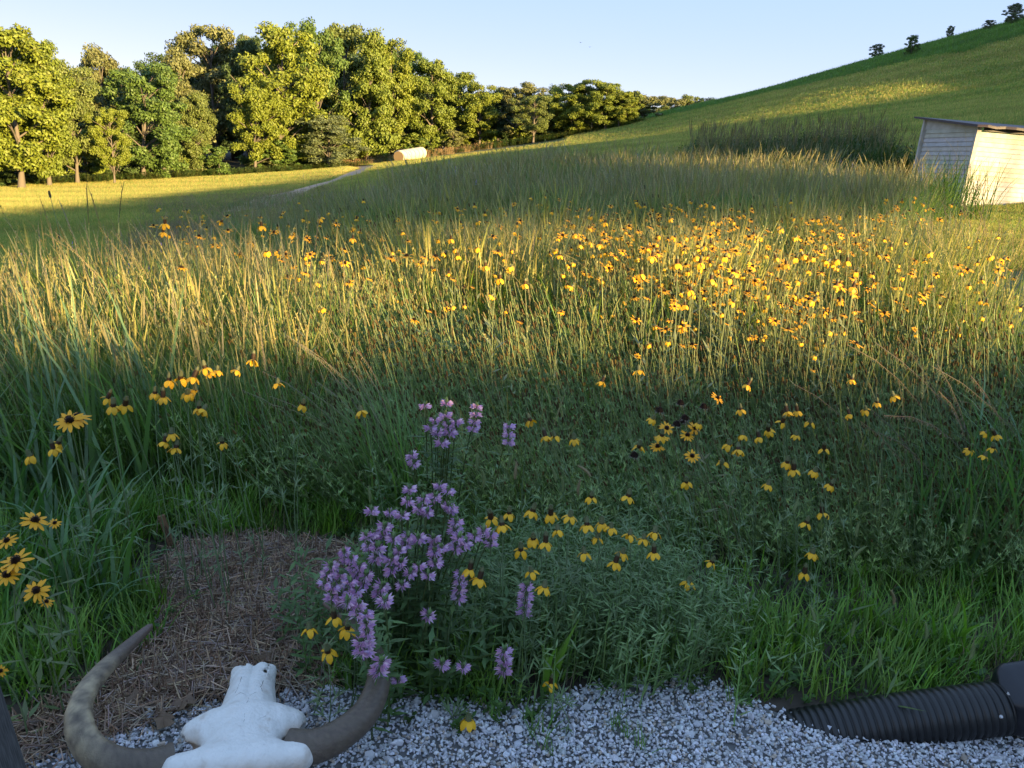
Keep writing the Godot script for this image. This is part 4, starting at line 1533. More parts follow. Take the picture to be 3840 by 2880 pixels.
func build_shed() -> void:
	var c := Vector3(9.3, 1.1, -17.0)
	var t := thing("garden_shed", "low white clapboard shed with a dark sloping metal roof", "shed", c)
	var back := Vector3(-0.2052, 0, -1.0).normalized()
	var white := Color(0.47, 0.45, 0.43)
	var sm := std(Color.WHITE, 0.55, true)
	sm.albedo_texture = noise_tex(0.015, Color(0.84, 0.83, 0.8), Color(1, 1, 1), 256, 5, 41)
	sm.uv1_triplanar = true; sm.uv1_scale = Vector3.ONE * 1.3
	var n := 18
	var course := 0.096
	var backlen := 1.68
	for side in 2:
		# side 0: the end wall running back, side 1: the long wall facing the meadow
		var dir := back if side == 0 else Vector3(1, 0, 0)
		var outn := Vector3.UP.cross(dir).normalized() if side == 1 else dir.cross(Vector3.UP).normalized()
		if side == 0 and outn.x > 0: outn = -outn
		if side == 1 and outn.z < 0: outn = -outn
		var len_ := backlen if side == 0 else 4.6
		var core := MB.new()
		core.box(Basis(dir, Vector3.UP, dir.cross(Vector3.UP)), dir * len_ / 2 - outn * 0.06 + Vector3(0, 0.8, 0), Vector3(len_ - 0.04, 1.62, 0.06), white * 0.5)
		var wall := part("wall", core.mesh(sm), t)
		for k in n:
			var y := -0.02 + k * course
			var top_here := 1.7 if side == 1 else 1.72
			if y + course > top_here: continue
			var mb := MB.new()
			var a := dir * 0.06 + Vector3(0, y, 0)
			var e := dir * (len_ - (0.08 if side == 0 else 0.0)) + Vector3(0, y, 0)
			var col := vary(white, 0.025)
			var lo_o := outn * 0.014
			# lapped board: its foot stands proud of the one below
			mb.quad(a + lo_o, e + lo_o, e + Vector3(0, course, 0) - outn * 0.004, a + Vector3(0, course, 0) - outn * 0.004, col)
			mb.quad(a - outn * 0.006, e - outn * 0.006, e + lo_o, a + lo_o, col)
			mb.quad(a - outn * 0.006, a + lo_o, a + Vector3(0, course, 0) - outn * 0.004, a + Vector3(0, course, 0) - outn * 0.006, col)
			part("siding_board", mb.mesh(sm), wall)
		if side == 0:
			# wedge above the last full board, under the sloping roof
			var mb := MB.new()
			mb.quad(dir * 0.06 + Vector3(0, 1.7, 0), dir * len_ + Vector3(0, 1.7, 0), dir * len_ + Vector3(0, 1.93, 0), dir * 0.06 + Vector3(0, 1.74, 0), white)
			part("gable_board", mb.mesh(sm), wall)
	for q in [[Vector3(0.0, 0, 0.0), 1.76], [back * backlen, 1.95]]:
		var mb := MB.new()
		mb.box(Basis(Vector3.UP, -0.1), q[0] + Vector3(0, q[1] / 2 - 0.03, 0), Vector3(0.09, q[1], 0.09), white, 0.006)
		part("corner_trim", mb.mesh(sm), t)
	# thin roof sheet that climbs towards the back, ragged along the eave
	var rb := MB.new()
	var ca := -back * 0.22 + Vector3(-0.2, 1.735, 0)
	var cb := back * (backlen + 0.25) + Vector3(-0.12, 1.99, 0)
	var ce := Vector3(4.8, 0, 0)
	var dark := Color(0.045, 0.03, 0.034)
	for k in 24:
		var s0 := k / 24.0; var s1 := (k + 1) / 24.0
		var z0 := Vector3(0, 0.012 * sin(k * 2.3), 0.03 * sin(k * 1.7))
		var z1 := Vector3(0, 0.012 * sin((k + 1) * 2.3), 0.03 * sin((k + 1) * 1.7))
		rb.quad(ca + ce * s0 + z0, ca + ce * s1 + z1, cb + ce * s1, cb + ce * s0, vary(dark, 0.2))
		rb.quad(ca + ce * s0 + z0 - Vector3(0, 0.05, 0), ca + ce * s1 + z1 - Vector3(0, 0.05, 0), ca + ce * s1 + z1, ca + ce * s0 + z0, vary(dark, 0.25))
		rb.quad(ca + ce * s0 + z0 - Vector3(0, 0.05, 0), cb + ce * s0 - Vector3(0, 0.04, 0), cb + ce * s1 - Vector3(0, 0.04, 0), ca + ce * s1 + z1 - Vector3(0, 0.05, 0), dark)
	rb.quad(ca, cb, cb - Vector3(0, 0.04, 0), ca - Vector3(0, 0.05, 0), dark)
	part("roof", rb.mesh(M.roof), t)
	var fb := MB.new()
	fb.box(Basis(), Vector3(2.4, 1.68, 0.02), Vector3(4.6, 0.1, 0.03), Color(0.05, 0.042, 0.04), 0.004)
	part("fascia", fb.mesh(M.roof), t)

func build_bales() -> void:
	var p0 := Vector2(-16.35, -99.3); var dir := Vector2(1.52, -6.5).normalized()
	var names := ["round hay bale at the near end of the row, its open end showing", "round hay bale, second in the row from the near end", "round hay bale, third in the row from the near end", "round hay bale, fourth in the row from the near end", "round hay bale, fifth in the row by the wood edge", "round hay bale at the far end of the row by the wood"]
	for k in 6:
		var q := p0 + dir * 1.34 * k
		var at := on(q.x, q.y)
		var t := thing("round_hay_bale", names[k], "hay bale", at, 0.0, "round hay bales in a row by the wood")
		var ax := Vector3(dir.x, 0.09, dir.y).normalized()
		var mb := MB.new()
		var pts := PackedVector3Array(); var rad := PackedFloat32Array()
		var c := Vector3(0, 0.72, 0)
		for j in 11:
			var s := j / 10.0
			pts.append(c + ax * (s - 0.5) * 1.24); rad.append(0.78 * (1.0 - 0.17 * pow(absf(s - 0.5) * 2.0, 7.0)) * (1.0 + 0.006 * sin(j * 2.0 + k)))
		mb.tube(pts, rad, 24, [Color(0.62, 0.56, 0.44), Color(0.56, 0.5, 0.38)], false)
		part("net_wrap", mb.mesh(M.hay), t)
		for e in 2:
			var eb := MB.new()
			var s := -0.6 if e == 0 else 0.6
			eb.tube(PackedVector3Array([c + ax * s * 0.985, c + ax * s]), PackedFloat32Array([0.7, 0.69]), 24, [Color(0.16, 0.11, 0.06)])
			part("straw_end", eb.mesh(M.hay), t)

# ------------------------------------------------------------------ scattering
func upright(at: Vector3, turn: float, s: float, sy := 1.0) -> Transform3D:
	return Transform3D(Basis(Vector3.UP, turn).scaled(Vector3(s, s * sy, s)), at)

func pick_lists(n: int) -> Array:
	var a := []
	for k in n: a.append([])
	return a

func build_gravel() -> void:
	var mb := MB.new()
	var top := []
	for q in GRAVEL_EDGE: top.append(Vector2(q[0], -q[1]))
	for q in top: GRAVEL.append(q)
	GRAVEL.append(Vector2(2.4, 1.5)); GRAVEL.append(Vector2(2.4, 0.2)); GRAVEL.append(Vector2(-2.0, 0.2)); GRAVEL.append(Vector2(-2.0, 1.1))
	var tris := Geometry2D.triangulate_polygon(GRAVEL)
	for k in GRAVEL.size(): mb.vert(Vector3(GRAVEL[k].x, 0.006, -GRAVEL[k].y), Vector3.UP, Color(0.2, 0.2, 0.2))
	for k in tris.size() / 3:
		var a := tris[k * 3]; var b := tris[k * 3 + 1]; var c := tris[k * 3 + 2]
		if (mb.v[b] - mb.v[a]).cross(mb.v[c] - mb.v[a]).y > 0: mb.i.append_array(PackedInt32Array([a, c, b]))
		else: mb.i.append_array(PackedInt32Array([a, b, c]))
	struct("gravel_bed", mb.mesh(M.veg), "bed of crushed grey limestone gravel along the house")
	# crushed stones, angular
	var kinds := []
	for k in 6:
		var sm := MB.new()
		var pts := []
		for j in 14:
			var u := Vector3(rng.randfn(), rng.randfn() * 0.8, rng.randfn()).normalized()
			pts.append(Vector3(u.x * rr(0.8, 1.25), u.y * rr(0.55, 0.8), u.z * rr(0.7, 1.0)) * 0.0047)
		# hull by brute force
		for a in 14:
			for b in range(a + 1, 14):
				for c in range(b + 1, 14):
					var nn: Vector3 = (pts[b] - pts[a]).cross(pts[c] - pts[a])
					var pos := 0; var neg := 0
					for d in 14:
						if d == a or d == b or d == c: continue
						if nn.dot(pts[d] - pts[a]) > 1e-14: pos += 1
						else: neg += 1
					if pos == 0: sm.tri(pts[a], pts[c], pts[b], Color.WHITE)
					elif neg == 0: sm.tri(pts[a], pts[b], pts[c], Color.WHITE)
		kinds.append(sm.mesh(M.stone))
	var xf := pick_lists(6); var cols := pick_lists(6)
	var cnt := 0
	while cnt < 46000:
		var x := rr(-1.25, 2.0); var d := rr(0.95, 1.95)
		if not Geometry2D.is_point_in_polygon(Vector2(x, d + rr(-0.03, 0.02)), GRAVEL): continue
		cnt += 1
		var k := rng.randi() % 6
		var s := rr(0.65, 1.3) * (1.0 if rng.randf() < 0.985 else rr(1.6, 3.0))
		var b := Basis(Vector3(rng.randfn(), rng.randfn(), rng.randfn()).normalized(), rr(0, PI)).scaled(Vector3.ONE * s)
		xf[k].append(Transform3D(b, Vector3(x, 0.006 + rr(0.0, 0.009), -d)))
		var g := rr(0.36, 0.7)
		cols[k].append(Color(g * rr(0.95, 1.05), g, g * rr(0.97, 1.1)) if rng.randf() < 0.9 else Color(g * 0.7, g * 0.58, g * 0.46))
	stuff("gravel", "loose crushed grey gravel stones around the bull skull", "gravel", kinds, xf, cols)
	# gravel of the farm drive by the shed
	for q in [[[Vector2(5.6, -12.4), Vector2(8, -12.0), Vector2(13, -11.4)], 0.95, "upper"], [[Vector2(5.3, -10.2), Vector2(8, -9.8), Vector2(12, -9.4)], 0.6, "lower"]]:
		var o := struct("drive", strip(q[0], q[1], 0.02, Color(0.34, 0.32, 0.3), M.track), "%s gravel wheel track of the drive in front of the shed" % q[2])
	var dx := pick_lists(6); var dc := pick_lists(6)
	for k in 5000:
		var lane := rng.randi() % 2
		var x := rr(5.4, 10)
		var z := (-12.3 + (x - 5.6) * 0.14 if lane == 0 else -10.15 + (x - 5.3) * 0.12) + rng.randfn() * (0.3 if lane == 0 else 0.2)
		var s := rr(2.0, 4.6)
		var kk := rng.randi() % 6
		dx[kk].append(Transform3D(Basis(Vector3(rng.randfn(), rng.randfn(), rng.randfn()).normalized(), rr(0, PI)).scaled(Vector3.ONE * s), on(x, z) + Vector3(0, 0.025, 0)))
		var g := rr(0.3, 0.55)
		dc[kk].append(Color(g, g * 0.97, g * 0.93))
	stuff("gravel", "pale loose stones on the farm drive below the shed", "gravel", kinds, dx, dc)

func build_straw() -> void:
	for q in STRAWP: STRAW.append(Vector2(q[0], q[1]))
	var kinds := []
	for k in 4:
		var mb := MB.new()
		var pts := PackedVector3Array([Vector3(-0.5, 0, 0), Vector3(rr(-0.1, 0.1), rr(0, 0.03), rr(-0.04, 0.04)), Vector3(0.5, 0, 0)])
		mb.tube(pts, PackedFloat32Array([0.012, 0.013, 0.009]), 4, [Color.WHITE])
		kinds.append(mb.mesh(M.straw))
	var xf := pick_lists(4); var cols := pick_lists(4)
	var n := 0
	while n < 9000:
		var x := rr(-1.35, -0.2); var d := rr(1.1, 2.25)
		if not Geometry2D.is_point_in_polygon(Vector2(x, d), STRAW): continue
		n += 1
		var k := rng.randi() % 4
		var ln := rr(0.03, 0.13)
		var up := rng.randf() < 0.22
		var b: Basis
		var y := rr(0.004, 0.03)
		if up:
			ln = rr(0.03, 0.08)
			b = Basis(Vector3(0, 0, 1), PI / 2 + rr(-0.5, 0.5)); b = Basis(Vector3.UP, rr(0, TAU)) * b
			y = ln * 0.4
		else:
			b = Basis(Vector3.UP, rr(0, TAU)) * Basis(Vector3(0, 0, 1), rr(-0.25, 0.25))
		xf[k].append(Transform3D(b * Basis.from_scale(Vector3(ln, 0.11, 0.11) * Vector3(1, rr(0.7, 1.3), rr(0.7, 1.3))), on(x, -d) + Vector3(0, y, 0)))
		var c: Color = [Color(0.3, 0.19, 0.12), Color(0.17, 0.105, 0.065), Color(0.46, 0.34, 0.22), Color(0.34, 0.26, 0.21)][rng.randi() % 4]
		cols[k].append(vary(c, 0.3))
	stuff("straw", "cut brown straw and stubble mulch behind the bull skull", "straw", kinds, xf, cols)
	# fallen dry leaves
	var lm := MB.new()
	var prev := Vector3.ZERO
	for k in 14:
		var a := TAU * k / 14.0; var a2 := TAU * (k + 1) / 14.0
		var r0 := 0.022 * (1.0 + 0.3 * sin(a * 5)); var r1 := 0.022 * (1.0 + 0.3 * sin(a2 * 5))
		lm.tri(Vector3(0, 0.004, 0), Vector3(cos(a) * r0 * 1.4, 0.006 * sin(a * 3), sin(a) * r0), Vector3(cos(a2) * r1 * 1.4, 0.006 * sin(a2 * 3), sin(a2) * r1), Color(0.24, 0.16, 0.105))
	var lmesh := lm.mesh(M.veg)
	for q in [[-0.74, -1.5], [-0.68, -1.44], [-0.79, -1.42], [-0.6, -1.56], [-0.55, -1.62], [-0.86, -1.38], [-0.7, -1.38]]:
		var o := single("fallen_leaf", lmesh, "curled dry brown leaf lying on the straw", "leaf", on(q[0], q[1]) + Vector3(0, 0.028, 0), "dry leaves on the straw")
		o.rotation = Vector3(rr(-0.3, 0.3), rr(0, TAU), rr(-0.3, 0.3))

func build_field_grass() -> void:
	# mown hay field and hill: short stubble that stands up into the light
	var green := Color(0.24, 0.32, 0.07); var dry := Color(0.56, 0.43, 0.15)
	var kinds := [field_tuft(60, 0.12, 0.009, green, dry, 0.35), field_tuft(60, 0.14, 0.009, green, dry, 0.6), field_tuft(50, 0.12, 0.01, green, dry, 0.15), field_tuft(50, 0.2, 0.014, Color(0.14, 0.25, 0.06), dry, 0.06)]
	var xf := pick_lists(4); var cols := pick_lists(4)
	var n := 0
	var tries := 0
	while n < 300000 and tries < 900000:
		tries += 1
		var d := 9.0 * pow(22.0, rng.randf())
		var x := d * rr(-0.82, 0.82)
		if d > 75 and x < -18 and d > 60 + (x + 48) * 1.1 + 12: continue
		if Geometry2D.is_point_in_polygon(Vector2(x, d), PRAIRIE): continue
		if d > 100 and x < d * 0.05: continue
		if x > 5 and x < 12.5 and (absf(d - (12.3 - (x - 5.6) * 0.14)) < 0.4 or absf(d - (10.15 - (x - 5.3) * 0.12)) < 0.28): continue
		if x < -8 and d < 108:
			var tx := -1.0
			for q in [[25.0, -9.0, 34.5, -10.73], [34.5, -10.73, 53.0, -13.1], [53.0, -13.1, 84.0, -16.9], [84.0, -16.9, 98.0, -20.5], [98.0, -20.5, 108.0, -30.0]]:
				if d >= q[0] and d < q[2]: tx = absf(x - lerpf(q[1], q[3], (d - q[0]) / (q[2] - q[0])))
			if tx >= 0.0 and tx < 1.5: continue
		if x > 8.9 and d > 16.9 and d < 19 and x < 14: continue
		n += 1
		var nz := field_noise.get_noise_2d(x, d * 0.6) * 0.5 + 0.5
		var k := 0
		if rough(x, d): k = 3
		else:
			var q := nz + rr(-0.2, 0.2) + (-0.1 if x > 8 else 0.1) + (0.2 if x > 2 and d > 71 and d < 98 - 0.6 * maxf(0.0, x - 10) else 0.0)  # hill strip gets drier straw: part of its golden sunlight is put into colour
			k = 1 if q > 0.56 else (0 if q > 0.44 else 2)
		var s := clampf(d / 40.0, 0.5, 1.9)
		var sy := clampf(1.0 / s * 1.3, 0.6, 1.3)
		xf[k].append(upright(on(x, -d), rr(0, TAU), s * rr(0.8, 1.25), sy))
		var stripe := 1.0 + 0.1 * sin((d + x * 0.25) * 0.9) + 0.15 * field_noise.get_noise_2d(x * 3, d * 8)
		var g := stripe * rr(0.8, 1.2)
		cols[k].append(Color(g * rr(0.95, 1.05), g, g))
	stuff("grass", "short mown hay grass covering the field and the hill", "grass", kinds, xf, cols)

func build_prairie() -> void:
	var kinds := [
		prairie_tuft(36, 0.38, 0.72, 0.0075, Color(0.2, 0.29, 0.07), Color(0.38, 0.36, 0.15), 3),
		prairie_tuft(38, 0.4, 0.75, 0.0095, Color(0.25, 0.34, 0.065), Color(0.42, 0.38, 0.15), 3),
		prairie_tuft(30, 0.42, 0.75, 0.0065, Color(0.16, 0.235, 0.085), Color(0.3, 0.27, 0.15), 3),
		prairie_tuft(36, 0.5, 0.85, 0.008, Color(0.13, 0.22, 0.065), Color(0.28, 0.25, 0.14), 1),
		cone_stem(0.62, 0), cone_stem(0.7, 1), cone_stem(0.58, 1), cone_stem(0.66, 2),
		forb(0.5, 5, 0.06, 0.012, Color(0.2, 0.29, 0.08)), forb(0.42, 6, 0.05, 0.009, Color(0.24, 0.33, 0.09)),
		prairie_tuft(16, 0.4, 0.7, 0.005, Color(0.16, 0.225, 0.08), Color(0.34, 0.28, 0.18), 9, 0.22)]
	var xf := pick_lists(11); var cols := pick_lists(11)
	var n := 0
	while n < 23000:
		var d := 2.25 * pow(12.5, pow(rng.randf(), 0.95))
		var x := rr(-0.95, 0.95) * d
		if not Geometry2D.is_point_in_polygon(Vector2(x, d), PRAIRIE): continue
		if d < 4.4 and rng.randf() < 0.4: continue
		if d < 2.9 and x > 0.35 and x < 1.3 and rng.randf() < 0.5: continue
		n += 1
		var nz := field_noise.get_noise_2d(x * 7.0 + 30, d * 5.0) * 0.5 + 0.5
		var u := rng.randf()
		var k := 0
		var s := rr(0.8, 1.12)
		if d < 4.4:
			if x > -0.75: k = 4 + rng.randi() % 4 if u < 0.78 else (8 + rng.randi() % 2 if u < 0.97 else 0)
			else: k = (8 + rng.randi() % 2) if u < 0.35 else (4 + rng.randi() % 4 if u < 0.55 else (3 if u < 0.8 else 0))
			s *= lerpf(0.55, 1.08, clampf((d - 2.3) / 2.2, 0, 1))
		elif d < 9.5:
			if nz > 0.56: k = 1 if u < 0.55 else (0 if u < 0.75 else (8 if u < 0.92 else 10))
			else: k = (4 + rng.randi() % 4) if u < 0.42 else (0 if u < 0.52 else (1 if u < 0.7 else (8 + rng.randi() % 2)))
		else:
			if nz > 0.6: k = 3
			else: k = 2 if u < 0.4 else (10 if u < 0.5 else (0 if u < 0.68 else (3 if u < 0.88 else 8)))
			s *= 1.05
		if x < -1.2 - (d - 4) * 0.12 and d > 4.4: s *= 0.72
		var nz2 := field_noise.get_noise_2d(x * 14.0 - 50, d * 9.0) * 0.5 + 0.5
		if d > 4: s *= lerpf(0.72, 1.22, clampf(nz2 * 1.6 - 0.3, 0, 1))
		var lean := Basis(Vector3(0, 0, 1), rr(0.0, 0.28)) * Basis(Vector3(1, 0, 0), rr(-0.12, 0.12))
		var wide := 1.0 if d < 9 else clampf(d / 9.0, 1.0, 1.9)
		xf[k].append(Transform3D(lean * Basis(Vector3.UP, rr(-1.0, 1.0) if k >= 4 and k < 8 else rr(0, TAU)).scaled(Vector3(s * wide, s, s * wide)), on(x, -d) - Vector3(0, 0.01, 0)))
		var g := rr(0.7, 1.3) * lerpf(0.75, 1.25, nz)
		cols[k].append(Color(g * rr(0.9, 1.1), g, g * rr(0.8, 1.1)))
	stuff("prairie_grass", "dense prairie grass and seeding coneflower stems of the meadow", "grass", kinds, xf, cols)
	# unseen grass added on the crest behind the viewer: its ragged top edges the shade
	var ex := pick_lists(2); var ec := pick_lists(2)
	for q in CREST:
		var kk := rng.randi() % 2
		ex[kk].append(upright(on(q[0], q[1]), rr(0, TAU), rr(0.35, 0.65)))
		ec[kk].append(Color.WHITE)
	stuff("prairie_grass", "unseen rank grass added on the crest behind the viewer to fray the shade edge", "grass", [kinds[0], kinds[2]], ex, ec)
	# low wispy grass where the meadow thins out downhill
	var lx := pick_lists(2); var lc := pick_lists(2)
	for k in 1700:
		var d := rr(9, 34); var x := -d * rr(0.22, 0.46) - 0.8
		if x > -4.4 and d < 20: continue
		var kk := rng.randi() % 2
		lx[kk].append(upright(on(x, -d), rr(0, TAU), rr(0.6, 1.0), 0.8))
		lc[kk].append(Color.WHITE * rr(0.7, 1.2))
	stuff("prairie_grass", "thin pinkish wispy grass where the meadow meets the hay field", "grass", [prairie_tuft(14, 0.3, 0.5, 0.008, Color(0.14, 0.19, 0.07), Color(0.34, 0.25, 0.19), 9, 0.3), prairie_tuft(24, 0.25, 0.45, 0.008, Color(0.12, 0.2, 0.06), Color(0.32, 0.26, 0.18), 2, 0.3)], lx, lc)
	# dark weeds on the slope behind the meadow beside the shed
	var wx := pick_lists(2); var wc := pick_lists(2)
	for k in 900:
		var d := rr(20, 27)
		var x := rr(4.5, 10.5) * (0.55 + d / 50.0)
		if x > 8.2 and d < 20.5: continue
		var kk := rng.randi() % 2
		wx[kk].append(upright(on(x, -d), rr(0, TAU), rr(1.0, 1.7), 1.0))
		wc[kk].append(Color.WHITE * rr(0.7, 1.1))
	stuff("weeds", "dark green rank weeds on the slope beside the shed", "weeds", [forb(0.5, 7, 0.09, 0.03, Color(0.05, 0.1, 0.03)), prairie_tuft(30, 0.4, 0.7, 0.012, Color(0.06, 0.11, 0.03), Color(0.2, 0.17, 0.09), 3)], wx, wc)

func build_front_grass() -> void:
	for q in LAWNP: LAWN.append(Vector2(q[0], q[1]))
	var bright := Color(0.19, 0.34, 0.05)
	var kinds := [lawn_tuft(18, 0.06, 0.15, 0.005, bright, 0.03), lawn_tuft(14, 0.08, 0.2, 0.006, Color(0.14, 0.27, 0.05), 0.035), lawn_tuft(22, 0.03, 0.08, 0.004, Color(0.16, 0.26, 0.06), 0.04), forb(0.07, 5, 0.016, 0.011, Color(0.09, 0.17, 0.045)), lawn_tuft(12, 0.05, 0.14, 0.003, Color(0.24, 0.19, 0.11), 0.04), forb(0.22, 6, 0.035, 0.005, Color(0.19, 0.28, 0.115))]
	var xf := pick_lists(6); var cols := pick_lists(6)
	var n := 0
	while n < 4300:
		var x := rr(-1.7, 2.4); var d := rr(1.4, 3.3)
		var p := Vector2(x, d)
		if Geometry2D.is_point_in_polygon(p, GRAVEL) or Geometry2D.is_point_in_polygon(p + Vector2(0, 0.03), STRAW): continue
		if x > 0.3 and x < 1.3 and d > 2.0 and d < 2.5 and rng.randf() < 0.75: continue
		if x > 0.74 and d < 1.67: continue
		if absf(x + 1.0) < 0.11 and d < 2.22 and d > 1.85: continue
		n += 1
		var u := rng.randf()
		var k := 0 if u < 0.3 else (1 if u < 0.5 else (2 if u < 0.74 else (3 if u < 0.92 else 4)))
		xf[k].append(upright(on(x, -d), rr(0, TAU), rr(0.75, 1.3)))
		var g := rr(0.7, 1.3)
		cols[k].append(Color(g * rr(0.9, 1.15), g, g * rr(0.8, 1.1)))
	# blue-green cut foliage of the coneflowers beside the bee balm
	for k in 300:
		var x := 0.27 + rng.randfn() * 0.2; var d := 1.9 + rng.randfn() * 0.14
		if x > 0.62 and rng.randf() < 0.7: continue
		if Geometry2D.is_point_in_polygon(Vector2(x, d), GRAVEL): continue
		xf[5].append(upright(on(x, -d), rr(0, TAU), rr(0.7, 1.25)))
		cols[5].append(Color.WHITE * rr(0.8, 1.2))
	# a few seedlings come up through the gravel
	for q in [[0.31, 1.5], [0.33, 1.47], [0.12, 1.45], [0.62, 1.62], [0.02, 1.5], [0.66, 1.66], [0.15, 1.4], [1.15, 1.36], [1.25, 1.4], [0.36, 1.43]]:
		xf[1].append(upright(on(q[0], -q[1]), rr(0, TAU), rr(0.4, 0.75)))
		cols[1].append(Color.WHITE)
	stuff("grass", "bright green foxtail grass and clover between gravel and meadow", "grass", kinds, xf, cols)

func whole_susan(k: int) -> ArrayMesh:
	# stem, leaves, dark eye and petals of one flower as one mesh
	var mb := MB.new()
	var head := Vector3(rr(-0.12, 0.02), 0.84, rr(-0.03, 0.06))
	var tilt := Basis(Vector3(1, 0, 0), rr(0.1, 0.7)) * Basis(Vector3(0, 0, 1), rr(-0.5, 0.2))
	for q in [[stem_to(head, Vector3.ZERO, 0.0018, Color(0.2, 0.24, 0.1), 6, 0.07, 0.012), Transform3D()], [F.dome if k < 3 else F.cone[k % 3], Transform3D(tilt.scaled(Vector3.ONE * (0.6 if k < 3 else 1.0)), head)], [F.susan_ring[k] if k < 3 else F.hat_ring[k - 2], Transform3D(tilt.scaled(Vector3.ONE * (0.72 if k < 3 else 1.1)), head)]]:
		var a: Array = q[0].surface_get_arrays(0)
		var k0 := mb.v.size()
		var t: Transform3D = q[1]
		for j in a[Mesh.ARRAY_VERTEX].size(): mb.vert(t * a[Mesh.ARRAY_VERTEX][j], t.basis * a[Mesh.ARRAY_NORMAL][j], a[Mesh.ARRAY_COLOR][j])
		for j in a[Mesh.ARRAY_INDEX]: mb.i.append(k0 + j)
	return mb.mesh(M.petal)

